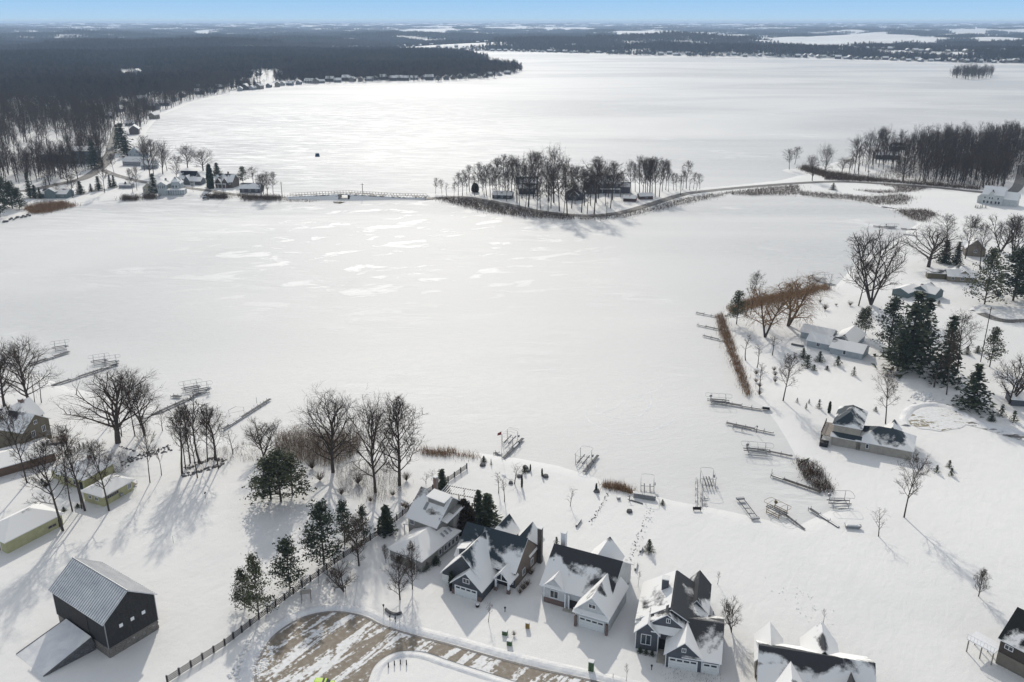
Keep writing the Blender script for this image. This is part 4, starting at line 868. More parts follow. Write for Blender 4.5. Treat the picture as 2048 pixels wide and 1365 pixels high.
def pine_tree(seed, wd=.30, m='pine', n=60, t0=.22):
    rd = random.Random(seed); T = Tri(); T.tube((0, 0, -.01), (.01, 0, .93), .018, .004, 5); C = Tri(); P_ = []
    for i in range(n):
        f = t0 + (1 - t0) * (i + rd.random()) / n; rad = wd * min(1, (1.02 - f) * 1.6) * rd.uniform(.45, 1.1); az = rd.uniform(0, 6.28); e = (math.cos(az) * rad, math.sin(az) * rad, f + .18 * rad)
        T.tube((0, 0, f - .05), e, .006, .002, 3)
        for _ in range(30):
            s_ = .048 + .02 * rd.random(); P_.append((e[0] * rd.uniform(.7, 1.1) + rd.gauss(0, s_), e[1] * rd.uniform(.7, 1.1) + rd.gauss(0, s_), e[2] + rd.gauss(0, s_ * .45)))
    C.tris(np.array(P_), .05, .7); return norm_tree(T.mesh('trunk', M['bark']), C.mesh('crown', M[m]))
def egg_bush(seed, m='cedar', n=2200, wd=.30):
    rd = np.random.default_rng(seed); z = rd.uniform(.03, 1, n); r_ = wd * np.sin(np.pi * np.clip(z * .78 + .2, 0, 1)) ** .7 * rd.uniform(.75, 1.08, n); a = rd.uniform(0, 6.28, n)
    C = Tri(); C.tris(np.stack([r_ * np.cos(a), r_ * np.sin(a), z], 1), .11); q = rd.uniform(.2, .9, n); C.tris(np.stack([r_ * q * np.cos(a), r_ * q * np.sin(a), z * .95], 1), .13); T = Tri(); T.tube((0, 0, -.01), (0, 0, .8), .02, .008, 5); return norm_tree(T.mesh('trunk', M['bark']), C.mesh('crown', M[m]))
SPR = [conifer(s) for s in (1, 2)]; SPRW = [conifer(5, .30), conifer(6, .27, gap=.15)]; SPRS = [conifer(s, .34, 1) for s in (3, 4)]
PINE = [pine_tree(s) for s in (1, 2, 3)]; PINEW = [pine_tree(7, .42, n=80, t0=.08), pine_tree(8, .40, n=80, t0=.10)]; PINED = [pine_tree(9, .34, 'needle', 85, .10), pine_tree(10, .30, 'needle', 85, .08)]
EGG = [egg_bush(1)]; EGGN = [conifer(41, .42, 2, 'needle', .08, .1, .02), conifer(42, .38, 2, 'needle', .1, .15, .02)]; EGGB = [egg_bush(3, 'brush', 900, .5)]; COLM = [egg_bush(4, 'needle', 1400, .14)]
def shrub(seed, n=150, m='brush'):
    rd = np.random.default_rng(seed); a = rd.uniform(0, 6.28, n); e = rd.uniform(.1, .9, n); L = rd.uniform(.5, 1, n)
    d = np.stack([np.cos(a) * e, np.sin(a) * e, np.ones(n)], 1); d /= np.linalg.norm(d, axis=1)[:, None]; A = d * rd.uniform(0, .1, n)[:, None]; B = d * L[:, None]
    C = Tri(); C.blades(A, B, .018); A2 = A + (B - A) * rd.uniform(.4, .8, n)[:, None]; B2 = B + rd.normal(size=(n, 3)) * .16; C.blades(A2, B2, .013); return C.mesh('shrub', M[m])
SHR = [shrub(1), shrub(2), shrub(3)]
NTREE = 0
def plant(kindl, px, py, ty, label, cat='tree', name='bare_tree', wpx=None, group=None, z=0, hh=None, wd0=None, xyz=None):
    """one plant standing at a pixel of the ground, its top at row ty; wpx its crown width in px"""
    loc = xyz or G(px, py, z); h_ = hh or top_h(px, py, ty); tr_, cr_ = random.choice(kindl)
    sx = h_
    if wpx: sx = (1.0 if kindl in (OAK, OAKW, WIL) or wd0 in (.22, .28, .34, .36) else .84) * (wpx / ppm(px, py)) / (2 * cr_['r'])
    t = thing(name, label, cat, loc, random.uniform(0, 6.28), group, (sx, sx, h_)); link('trunk', tr_, t); link('crown', cr_, t); return t

# ---- near bare trees: (proto, px, py, top, width px, proto half width, label)
near = [
 (OAK, 60, 812, 668, 105, .42, 'big bare spreading tree behind the tan house roof'), (THIN, 70, 808, 740, 16, .18, 'slim bare tree right behind the tan house, left of a similar slim one'), (THIN, 83, 806, 742, 20, .18, 'slim bare tree at the right corner of the tan house roof'),
 (OAK, 9, 813, 690, 80, .42, 'bare tree cut by the left edge above the tan house'), (OAKW, 236, 886, 728, 155, .55, 'large dark spreading oak on the left lake shore'), (THIN, 219, 851, 772, 30, .18, 'slim bare tree behind the large left shore oak'),
 (THIN, 243, 873, 790, 22, .18, 'thin bare tree just right of the large left shore oak trunk'), (TALL, 270, 872, 740, 45, .24, 'slender bare tree between the shore oak and the second dock'), (OAK, 289, 871, 752, 75, .42, 'bare tree with one sided crown at the foot of the second dock'),
 (TALL, 54, 966, 800, 60, .24, 'tall bare tree in front of the tan garage roof'), (TALL, 126, 1062, 868, 90, .24, 'thick bare tree at the right corner of the long yellow building'), (THIN, 145, 1023, 850, 30, .18, 'thin bare tree between the two yellow buildings'),
 (TALL, 170, 1022, 846, 75, .24, 'forked bare tree in front of the larger yellow house'), (THIN, 164, 1018, 860, 30, .18, 'thin bare tree just left of the forked one by the yellow house'), (TALL, 218, 1022, 878, 60, .24, 'bare tree in front of the small yellow wing'),
 (TALL, 300, 966, 830, 36, .24, 'slender bare tree right of the rock border'), (THIN, 323, 951, 886, 16, .18, 'thin young bare tree right of the rock border'),
 (SML, 466, 909, 858, 30, .28, 'small bare tree near the long third dock'), (SML, 325, 862, 815, 22, .28, 'small bare tree with nest box near the second dock'), (MUL, 527, 912, 840, 66, .36, 'low multi stemmed bare tree at the left end of the thicket'),
 (OAK, 666, 945, 780, 112, .44, 'leftmost of the three big bare oaks on the lake shore'), (OAK, 751, 985, 782, 100, .42, 'leaning middle one of the three big bare oaks'), (OVAL, 799, 971, 788, 98, .26, 'rightmost of the three big oaks, with an oval crown'),
 (THIN, 700, 914, 848, 20, .18, 'slim bare tree between the left and middle big oaks'), (SML, 869, 975, 940, 22, .28, 'pale small bare tree left of the fir behind the cream house'), (SML, 852, 968, 944, 18, .28, 'faint small bare tree between the oval oak and the fir'),
 (SML, 1029, 968, 928, 30, .28, 'round crowned young tree beside dark garden stones'), (THIN, 997, 987, 945, 18, .18, 'left one of two thin young trees near the garden'), (THIN, 1009, 1004, 957, 20, .18, 'right one of two thin young trees near the garden'),
 (SML, 1141, 1013, 972, 18, .28, 'lone young bare tree on the open snow above the white house'), (OVAL, 718, 1132, 1030, 52, .26, 'reddish bare tree in front of the evergreens by the fence'), (MUL, 688, 1184, 1126, 56, .36, 'low vase shaped bare tree right of the fence'),
 (OVAL, 800, 1200, 1106, 46, .26, 'bare tree in front of the cream house garage'), (OVAL, 825, 1179, 1083, 34, .26, 'taller columnar bare tree against the cream garage roof'), (OVAL, 772, 1126, 1088, 14, .26, 'small columnar tree left of the cream garage'),
 (THIN, 977, 1244, 1205, 14, .18, 'tiny bare sapling in the snow below the slate house'), (THIN, 1252, 1364, 1325, 10, .18, 'sapling left of the grey house drive'), (MUL, 1463, 1265, 1199, 36, .36, 'dense brown vase shaped shrub tree right of the grey house'),
 (THIN, 1435, 1169, 1142, 10, .18, 'faint sapling behind the grey house'), (THIN, 1276, 1173, 1140, 8, .18, 'faint sapling between the white and grey houses'), (THIN, 1646, 1246, 1216, 10, .18, 'faint sapling beyond the tan sided house'),
 (OVAL, 1957, 1193, 1136, 30, .26, 'small conical bare larch on the open snow at lower right'), (TALL, 1808, 1035, 908, 54, .24, 'slender bare tree casting a long shadow below the beige house'), (SML, 1757, 1073, 1018, 30, .28, 'faint young bare tree left of the slender long shadowed one'),
 (TALL, 1771, 848, 738, 48, .24, 'tall bare poplar behind the beige house'), (TALL, 1566, 802, 702, 48, .24, 'bare tree above the docks and left of the small firs'), (THIN, 1491, 721, 672, 22, .18, 'thin shrubby tree nearest the reed strip, upper one'),
 (THIN, 1514, 736, 689, 22, .18, 'thin shrubby tree right of the reed strip, middle one'), (THIN, 1518, 789, 726, 22, .18, 'thin shrubby tree by the lower end of the reed strip'), (THIN, 1545, 711, 670, 22, .18, 'thin tree just below the willows'),
 (TALL, 1501, 630, 540, 30, .24, 'narrow bare tree left of the willows'), (WIL, 1530, 675, 572, 74, .40, 'front orange brown weeping willow with dark trunk'), (WIL, 1576, 652, 542, 100, .40, 'larger orange brown weeping willow behind the front one'),
 (TALL, 1717, 612, 520, 50, .24, 'bare tree left of the largest shore tree on the right'), (MUL, 1742, 610, 462, 104, .36, 'largest vase shaped bare tree on the right shore'), (OAKW, 1857, 534, 445, 110, .55, 'wide low forked bare tree behind the teal cottage'),
 (TALL, 1894, 490, 428, 44, .24, 'bare tree behind the pair of dark firs'), (TALL, 1930, 518, 426, 40, .24, 'bare tree in front of the tan gabled house'), (TALL, 1960, 532, 445, 36, .24, 'bare tree right of the tan gabled house'),
 (MUL, 2001, 505, 422, 56, .36, 'bushy bare tree above the tall pines at right'), (MUL, 2026, 518, 428, 50, .36, 'bushy bare tree at the right edge above the pines'), (MUL, 2018, 808, 700, 76, .36, 'multi stemmed bare tree by the grey shed at the right edge'),
 (TALL, 1915, 745, 622, 60, .24, 'leaning bare tree between the spruces on the right'), (SML, 1856, 722, 655, 30, .28, 'bare tree beside the dark spruce group'), (SML, 1868, 775, 690, 44, .28, 'grey bare tree in front of the spruce group'), (TALL, 1893, 790, 660, 44, .24, 'thick trunked bare tree at the bend of the far snow bank'),
 (SML, 1658, 578, 546, 12, .28, 'faint small tree by the dock above the willow'), (SML, 2041, 560, 500, 30, .28, 'bare tree at the right edge beside the dark pines'),
]
for x_, b_, t_ in ((364, 948, 812), (371, 938, 818), (381, 927, 805), (395, 956, 800), (400, 927, 796), (415, 924, 812), (430, 920, 800), (437, 938, 806)):
    near.append((TALL if x_ % 2 else THIN, x_, b_, t_, 48, .24 if x_ % 2 else .18, 'tall thin bare tree in the clump on the rock planter'))
for pr_, x_, b_, t_, w_, wd0, lb in near:
    plant(pr_, x_, b_, t_, lb, wpx=w_, wd0=wd0, group='clump of thin trees on the rock planter' if 'clump' in lb else None, name='willow_tree' if pr_ is WIL else 'bare_tree')
# ---- conifers
con = [
 (SPR, 773, 1066, 1011, 30, .22, 'dark spruce left of the cream house by the fence'), (SPR, 885, 989, 939, 24, .22, 'dark spruce behind the cream house chimney'), (SPR, 958, 1040, 981, 26, .22, 'left spruce of the pair behind the slate house'),
 (SPR, 975, 1053, 988, 38, .22, 'larger right spruce of the pair behind the slate house'), (EGG, 927, 1064, 1000, 44, .30, 'egg shaped dark red cedar between the cream and slate houses'),
 (PINEW, 490, 1219, 1136, 48, .42, 'leftmost pine of the dark group by the fence'), (PINEW, 518, 1234, 1105, 56, .42, 'tall ragged pine, second from the left by the fence'), (PINED, 580, 1176, 1075, 62, .32, 'dark dense pine right of the ragged pine by the fence'),
 (PINED, 648, 1130, 1002, 74, .32, 'largest dark pine of the upper fence group'), (PINED, 690, 1088, 1000, 42, .32, 'narrow dark pine in the middle of the upper fence group'), (PINED, 728, 1082, 1010, 30, .32, 'rightmost narrow pine of the upper fence group'),
 (PINEW, 562, 1004, 898, 96, .42, 'broad dark pine in front of the brown thicket'), (PINE, 542, 1000, 915, 70, .30, 'smaller pine overlapping the broad pine on its left'), (PINE, 585, 990, 905, 60, .30, 'smaller pine overlapping the broad pine on its right'),
 (PINE, 1473, 649, 581, 38, .30, 'small dark pine at the left end of the orange reeds'), (PINE, 1720, 672, 616, 26, .30, 'left of two small pines right of the pale blue house'), (PINE, 1730, 671, 612, 24, .30, 'right of two small pines right of the pale blue house'),
 (PINED, 1777, 700, 592, 56, .32, 'left spruce of the big dark group on the right'), (SPRW, 1815, 738, 584, 74, .28, 'tallest spruce of the big dark group on the right'), (SPRW, 1842, 718, 596, 50, .28, 'right spruce of the big dark group on the right'), (PINED, 1795, 742, 655, 60, .32, 'low dark evergreen at the foot of the big spruce group'),
 (SPRW, 1887, 765, 632, 50, .28, 'tall green spruce right of the big dark group'), (SPRW, 1943, 818, 729, 50, .28, 'lone spruce with snowy boughs near the ploughed bank'), (PINE, 1979, 734, 654, 40, .30, 'loose open pine above the ploughed bank'),
 (PINEW, 1969, 609, 494, 70, .42, 'tall yellow green pine beside the beige bungalow'), (PINED, 2026, 602, 492, 78, .32, 'big dark pine at the right edge above the curved drive'), (PINED, 2052, 600, 500, 60, .32, 'dark pine cut by the right edge above the curved drive'),
 (SPR, 1888, 526, 480, 24, .22, 'left dark fir of the pair behind the teal cottage'), (SPR, 1912, 530, 484, 18, .22, 'right dark fir of the pair behind the teal cottage'), (EGGN, 1949, 455, 438, 12, .36, 'small dark evergreen on the open snow below the white house'),
 (EGGN, 1606, 716, 697, 15, .36, 'round dark fir left of the garden door of the pale blue house'), (SPRS, 1614, 734, 710, 18, .34, 'largest small fir in front of the pale blue house'), (SPRS, 1628, 741, 730, 9, .34, 'tiny fir right of the largest small fir'), (EGGN, 1639, 723, 703, 16, .36, 'round dark fir against the pale blue house wall'),
 (SPRS, 1654, 740, 732, 8, .34, 'tiny fir in the middle of the pale blue house lawn'), (SPRS, 1675, 731, 712, 14, .34, 'small fir near the right end of the pale blue house'), (SPRS, 1707, 751, 734, 9, .34, 'small fir farthest right on the pale blue house lawn'),
 (SPRS, 1637.6, 816.5, 799, 9, .34, 'small dark fir left of the beige house'), (COLM, 1658, 826, 803, 6, .14, 'narrow olive evergreen by the beige house gable'), (SPRS, 1594, 805, 796, 5, .34, 'tiny evergreen sapling nearest the lower docks'), (SPRS, 1612, 818, 806, 5, .34, 'tiny evergreen sapling, lower of two left of the beige house'), (SPRS, 1618, 807, 798, 4, .34, 'tiny evergreen sapling, upper of two left of the beige house'),
 (SPRS, 1751, 823, 814, 7, .34, 'tiny evergreen behind the beige house'), (SPRS, 1873, 945, 930, 10, .34, 'left one of three small firs below the beige house'), (SPRS, 1898, 935, 921, 10, .34, 'upper right one of three small firs below the beige house'), (SPRS, 1902, 951, 936, 10, .34, 'lower right one of three small firs below the beige house'),
 (SPRS, 1918, 768, 757, 8, .34, 'small fir in the shade beside the tall green spruce'), (EGGN, 1983, 842, 829, 13, .36, 'round dark bush beyond the packed drive'), (SPRS, 2002, 833, 809, 15, .34, 'small green fir beyond the packed drive'), (SPRS, 2027, 843, 822, 14, .34, 'small green fir nearest the right edge beyond the packed drive'),
 (EGGN, 1934, 709, 693, 12, .36, 'dark round bush above the loose open pine'), (EGGN, 1955, 706, 692, 12, .36, 'second dark round bush by the utility pole'), (EGGN, 1298, 1103, 1079, 17, .36, 'round dark bush on the snow right of the white house'), (SPRS, 1113, 1090, 1074, 9, .34, 'small fir behind the white house chimney'),
 (SPRS, 1853, 605, 596, 6, .34, 'small evergreen below the teal cottage, left one'), (SPRS, 1877, 612, 601, 8, .34, 'small evergreen below the teal cottage, right one'), (EGGN, 1666, 380, 366, 11, .36, 'round dark bush on the snow inside the causeway bend'),
 (COLM, 903, 1178, 1143, 10, .14, 'slim weeping evergreen left of the slate house garage'),
]
for pr_, x_, b_, t_, w_, wd0, lb in con: plant(pr_, x_, b_, t_, lb, 'tree' if 'bush' not in lb else 'bush', 'evergreen_tree' if 'bush' not in lb else 'evergreen_bush', w_, wd0=wd0)
for x_, b_, t_, w_, K in ((875, 375, 165, 105, SPRW), (840, 330, 175, 60, SPRW), (900, 400, 260, 60, SPRW), (570, 665, 575, 52, SPR), (645, 650, 592, 26, SPR), (700, 640, 540, 46, SPR), (780, 622, 528, 28, SPR), (808, 618, 532, 32, SPR), (1490, 628, 455, 44, COLM), (1478, 622, 540, 34, SPR), (1535, 535, 445, 56, SPR), (1718, 600, 468, 80, PINE),
  (890, 622, 578, 26, SPR), (1090, 655, 520, 60, SPR), (215, 690, 510, 44, SPR), (250, 694, 600, 46, SPR), (285, 698, 620, 30, SPR), (670, 480, 290, 90, SPRW), (30, 760, 540, 150, PINED), (90, 770, 570, 130, PINED), (0, 830, 600, 130, PINED), (140, 770, 620, 90, PINED)):
    px, py = R8(x_, b_); _, ty = R8(x_, t_); wd = {id(SPR): .22, id(SPRW): .28, id(COLM): .14, id(PINE): .3, id(PINED): .32}[id(K)]
    plant(K, px, py, ty, 'dark evergreen tree among the cottages on the left shore', name='evergreen_tree', wpx=w_ / 3.531, wd0=wd, group='evergreens among the left shore cottages')
# ---- island
isl = [(110, 415, 300), (155, 415, 310), (270, 428, 260), (300, 430, 240), (350, 400, 210), (410, 410, 190), (470, 430, 210), (495, 440, 200), (530, 380, 160), (560, 400, 170), (600, 420, 130), (625, 400, 170), (650, 440, 140), (685, 480, 150), (720, 450, 190), (765, 510, 100), (800, 450, 110), (830, 430, 120), (865, 420, 250), (890, 400, 180), (910, 470, 220),
 (985, 540, 180), (1000, 420, 200), (1040, 570, 160), (1070, 520, 210), (1095, 490, 330), (1140, 550, 220), (1160, 500, 240), (1230, 560, 150), (1245, 480, 150), (1260, 450, 190), (1310, 500, 300), (1345, 520, 190), (1360, 460, 180), (1415, 440, 250), (1440, 420, 290), (1490, 420, 170), (1520, 400, 190), (1550, 440, 140), (1590, 430, 150), (1605, 410, 160), (1620, 420, 150), (1640, 410, 160),
 (1660, 440, 150), (1690, 440, 160), (1710, 400, 170), (1735, 390, 180), (1790, 390, 260), (1835, 380, 280), (1880, 380, 180), (1930, 385, 260), (1975, 385, 270), (730, 400, 210), (580, 440, 260), (440, 400, 250), (670, 390, 180), (780, 400, 190), (930, 400, 240), (1120, 400, 210), (1190, 410, 250), (1290, 400, 230), (515, 430, 230), (548, 455, 270), (612, 470, 260), (702, 500, 300), (745, 520, 320), (825, 540, 330), (850, 520, 300), (905, 545, 320), (925, 520, 260), (1015, 555, 320), (1058, 450, 220), (1180, 560, 300), (1205, 500, 230), (1330, 440, 220), (1395, 410, 260), (1575, 450, 180), (1630, 445, 190), (1755, 400, 230), (1810, 395, 270), (1855, 390, 250), (1905, 390, 300), (1950, 395, 320), (240, 430, 330), (190, 430, 340), (330, 420, 280), (385, 430, 280), (455, 440, 260)]
for x_, b_, t_ in isl:
    px, py = R7(x_, b_); _, ty = R7(x_, t_)
    if b_ - t_ < 100: K, wd, f_ = THIN, .18, .5
    else: K, wd, f_ = TALL, .24, .42
    if 1480 < x_ < 1760: K, wd, f_ = TALL, .24, .36
    plant(K, px, py, ty, 'bare tree of the grove on the island by the causeway', wpx=(b_ - t_) * f_ / 3.531, wd0=wd, group='bare trees on the causeway island')
px, py = R7(945, 480); plant(OAK, px, py, R7(0, 45)[1], 'tallest bare tree of the island, with a round top and thick trunk', wpx=48, wd0=.42)
px, py = R7(390, 405); plant(EGG, px, py, R7(0, 340)[1], 'dark round cedar near the left end of the island', name='cedar_tree', wpx=14, wd0=.3)
# ---- headland solitary + left cluster bare trees
for x_, b_, t_, w_ in ((155, 480, 310, 95), (200, 440, 290, 80), (340, 572, 340, 100), (440, 520, 260, 110), (580, 500, 375, 110), (640, 480, 390, 80), (690, 425, 190, 120), (745, 450, 250, 80), (790, 415, 140, 100), (855, 432, 150, 90), (880, 430, 130, 90), (915, 440, 110, 100), (1070, 575, 340, 190), (985, 440, 260, 60), (1015, 460, 150, 90), (1130, 470, 180, 90)):
    px, py = R6(x_, b_); plant(TALL if w_ < 96 else OAK, px, py, R6(0, t_)[1], 'bare tree at the open left edge of the headland grove', wpx=w_ / 4.03, wd0=.24 if w_ < 96 else .42, group='bare trees at the edge of the headland grove')
for x_, b_, t_, w_ in ((1060, 545, 250, 130), (1085, 530, 265, 100), (1150, 525, 270, 110), (1180, 500, 340, 90), (1020, 500, 245, 100), (1250, 590, 390, 90), (1325, 480, 308, 120), (1435, 500, 335, 150), (1790, 590, 470, 90), (1845, 690, 515, 90), (1895, 702, 495, 90), (1930, 670, 505, 70), (1865, 680, 530, 80), (740, 658, 400, 80), (512, 690, 520, 90), (550, 560, 400, 110), (940, 665, 480, 60), (968, 640, 465, 60), (805, 515, 380, 60), (725, 470, 230, 120), (700, 420, 220, 100), (1365, 650, 570, 24), (430, 560, 380, 110), (480, 590, 410, 110), (350, 600, 420, 120), (180, 560, 440, 120), (330, 690, 560, 50), (400, 690, 580, 50)):
    px, py = R8(x_, b_); plant(OAK if w_ >= 110 else TALL, px, py, R8(0, t_)[1], 'bare tree among the cottages on the left shore', wpx=w_ / 3.531, wd0=.42 if w_ >= 110 else .24, group='bare trees among the left shore cottages')

# ------------------------------------------------------------------ woods
def scatter(poly_px, spacing, jitter=.5, rmin=0, avoid=None, fr=None):
    pl = poly_w(poly_px); x0, y0 = pl.min(0); x1, y1 = pl.max(0); n = int((x1 - x0) * (y1 - y0) / spacing ** 2); n = min(n, 400000)
    P_ = np.stack([rng.uniform(x0, x1, n), rng.uniform(y0, y1, n)], 1); P_ = P_[inside(P_, pl)]; return P_
def keep_clear(P_, pts, r_):
    if not len(pts): return P_
    Q = np.array(pts); m = np.ones(len(P_), bool)
    for q in Q: m &= np.hypot(P_[:, 0] - q[0], P_[:, 1] - q[1]) > r_
    return P_[m]
def gn_stuff(name, pts, protos, label, smin, smax, rotz=True):
    """one stuff object: points that carry tree meshes"""
    k = len(protos); parts = []
    me = bpy.data.meshes.new(name); me.from_pydata([tuple(p) for p in pts], [], []); o = link(name, me); kind(o, 'stuff', label)
    ng = bpy.data.node_groups.new(name, 'GeometryNodeTree'); ng.interface.new_socket('Geometry', in_out='INPUT', socket_type='NodeSocketGeometry'); ng.interface.new_socket('Geometry', in_out='OUTPUT', socket_type='NodeSocketGeometry')
    N = ng.nodes; gi = N.new('NodeGroupInput'); go = N.new('NodeGroupOutput'); j = N.new('GeometryNodeJoinGeometry'); g2i = N.new('GeometryNodeGeometryToInstance')
    for pm in reversed(protos):
        oi = N.new('GeometryNodeObjectInfo'); oi.inputs[0].default_value = pm; oi.inputs['As Instance'].default_value = True; oi.transform_space = 'ORIGINAL'; ng.links.new(oi.outputs['Geometry'], j.inputs[0])
    ip = N.new('GeometryNodeInstanceOnPoints'); ip.inputs['Pick Instance'].default_value = True
    rv = N.new('FunctionNodeRandomValue'); rv.data_type = 'FLOAT_VECTOR'; rv.inputs[0].default_value = (-.04, -.04, 0); rv.inputs[1].default_value = (.04, .04, 6.28)
    rs_ = N.new('FunctionNodeRandomValue'); rs_.data_type = 'FLOAT'; rs_.inputs[2].default_value = smin; rs_.inputs[3].default_value = smax; rs_.inputs['Seed'].default_value = 5
    ri = N.new('FunctionNodeRandomValue'); ri.data_type = 'INT'; ri.inputs[4].default_value = 0; ri.inputs[5].default_value = k - 1; ri.inputs['Seed'].default_value = 9
    ng.links.new(gi.outputs[0], ip.inputs['Points']); ng.links.new(j.outputs[0], ip.inputs['Instance']); ng.links.new(rv.outputs[0], ip.inputs['Rotation']); ng.links.new(rs_.outputs[1], ip.inputs['Scale']); ng.links.new(ri.outputs[2], ip.inputs['Instance Index']); ng.links.new(ip.outputs[0], go.inputs[0])
    md = o.modifiers.new('scatter', 'NODES'); md.node_group = ng; return o
def whole(lst, name='tree_form'):
    """mesh of a whole tree, trunk and crown in one (kept out of the scene, used by the wood)"""
    out = []
    for tr_, cr_ in lst:
        vs = []; fs = []; n0 = 0; mi = []
        for k, me_ in enumerate((tr_, cr_)):
            v = np.empty(len(me_.vertices) * 3, np.float32); me_.vertices.foreach_get('co', v); f_ = np.empty(len(me_.loops), np.int32); me_.loops.foreach_get('vertex_index', f_)
            vs.append(v.reshape(-1, 3)); fs.append(f_.reshape(-1, 3) + n0); n0 += len(vs[-1]); mi += [k] * len(fs[-1])
        me_ = arrmesh(name, np.concatenate(vs), np.concatenate(fs), [M['bark'], lst[0][1].materials[0]]); me_.polygons.foreach_set('material_index', np.array(mi, np.int32)); out.append(bpy.data.objects.new(name, me_))
    return out
WOODO = whole(WOOD); PINO = whole(PINED)
left_wood = [(-120, 400), (60, 372), (130, 360), (190, 338), (212, 310), (224, 275), (232, 250), (262, 262), (285, 275), (284, 258), (312, 230), (375, 204), (450, 186.5), (540, 176), (650, 168), (760, 165), (880, 164), (960, 159), (1020, 151), (1039, 146), (1030, 139), (990, 130), (950, 119), (930, 112), (840, 108), (700, 103), (600, 101), (300, 101), (0, 102), (-250, 103), (-350, 200)]
clear_px = [(60, 300, 30), (100, 310, 26), (150, 285, 24), (35, 318, 22), (150, 150, 120), (300, 147, 90), (275, 149, 90), (205, 147, 60), (500, 147, 80), (520, 148, 80), (550, 150, 70), (470, 147, 70), (60, 388, 26), (110, 385, 26), (110, 345, 0)]
Pw = scatter(left_wood, 7.0)
sd_ = lake_sd(Pw); Pw = Pw[sd_ > 5]
r_ = np.hypot(Pw[:, 0], Pw[:, 1]); keep = rng.random(len(Pw)) < np.clip((1250 / r_) ** 1.1, 0, 1) * np.where(r_ < 700, .55, 1); Pw = Pw[keep]
for cx, cy, rr in clear_px: 
    q = G(cx, cy); Pw = Pw[np.hypot(Pw[:, 0] - q[0], Pw[:, 1] - q[1]) > rr]
for cl_, kp in (([(195, 141), (325, 140), (325, 168), (195, 170)], .04), ([(455, 145), (610, 147), (610, 170), (465, 178)], .10), ([(240, 200), (330, 196), (330, 218), (240, 226)], .35), ([(20, 262), (150, 262), (150, 300), (20, 305)], .45)):
    Pw = Pw[~inside(Pw, poly_w(cl_)) | (rng.random(len(Pw)) < kp)]
Pw = keep_clear(Pw, HOUSES_XY, 13); 
for rdp in (smooth(rd_cause, 4),): Pw = keep_clear(Pw, rdp, 9)
Pw = Pw[np.argsort(np.hypot(Pw[:, 0], Pw[:, 1]))]
vis = (np.abs(Pw[:, 0] / (Pw[:, 1] * CP + 110 * SP)) < .62); near_i = np.where(vis)[0][:60]
WO = [(a, b) for a, b in WOOD]
for i in near_i:
    hh = random.uniform(15, 22); a, b = random.choice(WO if i % 3 else TALL); t = thing('bare_tree', 'bare tree of the wood on the left shore', 'tree', (Pw[i][0], Pw[i][1], 0), random.uniform(0, 6.28), 'bare trees of the left shore wood', hh); link('trunk', a, t); link('crown', b, t)
rest = np.delete(Pw, near_i, 0); zr_ = land_h(rest[:, 0], rest[:, 1], lake_sd(rest))
gn_stuff('woodland', np.column_stack([rest, zr_]), WOODO, 'bare winter wood covering the left shore and the peninsula', 12, 24)
# conifer plantation in the left middle distance
Pp = scatter([(0, 150), (180, 145), (330, 128), (620, 122), (760, 118), (640, 110), (330, 106), (0, 118)], 13); Pp = Pp[lake_sd(Pp) > 30]; q = np.hypot(Pp[:, 0], Pp[:, 1]); Pp = Pp[rng.random(len(Pp)) < .22]
gn_stuff('conifer_wood', np.column_stack([Pp, land_h(Pp[:, 0], Pp[:, 1], lake_sd(Pp))]), PINO, 'dark conifers in the middle of the left woods', 14, 20)
# headland grove on the right
head = [(1690, 350), (1716, 330), (1760, 315), (1850, 296), (1950, 290), (2060, 282), (2250, 270), (2250, 385), (2060, 355), (2020, 372), (1960, 380), (1880, 370), (1830, 366), (1800, 345), (1735, 352)]
Ph = scatter(head, 5.6); Ph = Ph[lake_sd(Ph) > 4]; Ph = keep_clear(Ph, [G(*R6(950, 400))[:2], G(*R6(985, 325))[:2], G(1770, 345)[:2], G(1785, 352)[:2], G(1800, 335)[:2]], 12); Ph = keep_clear(Ph, smooth(rd3, 4), 8)
rx = (Ph[:, 0] / Ph[:, 1]); Ph = Ph[(rng.random(len(Ph)) < np.clip((rx - .36) * 9, .35, 1))]
o_ = np.argsort(np.hypot(Ph[:, 0], Ph[:, 1])); Ph = Ph[o_]; vis = (Ph[:, 0] / (Ph[:, 1] * CP + 110 * SP) < .6); ni = np.where(vis)[0][:64]
for i in ni:
    a, b = random.choice(WO); t = thing('bare_tree', 'bare tree of the dense headland grove at the right', 'tree', (Ph[i][0], Ph[i][1], 0), random.uniform(0, 6.28), 'bare trees of the dense headland grove', random.uniform(16, 24)); link('trunk', a, t); link('crown', b, t)
rest = np.delete(Ph, ni, 0); gn_stuff('woodland', np.column_stack([rest, np.zeros(len(rest))]), WOODO, 'bare trees filling the back of the headland grove', 12, 25)
# tiny island far right
Pi = scatter([(1900, 152), (1925, 147), (1985, 149), (1984, 157), (1940, 160), (1905, 157)], 9)
b_ = MB(); ring = [G(x, y, -.3) for x, y in blob(1942, 154, 42, 6, 20, .03)]; c_ = tuple(np.mean(ring, 0) + np.array([0, 0, 1.2]))
for k in range(20): b_.face([ring[k], ring[(k + 1) % 20], c_][::-1])
kind(b_.build('islet', M['snow']), 'structure', 'snowy ground of the far wooded islet')
gn_stuff('islet_wood', np.column_stack([Pi, np.zeros(len(Pi))]), WOODO, 'bare wood covering the far islet', 12, 25)
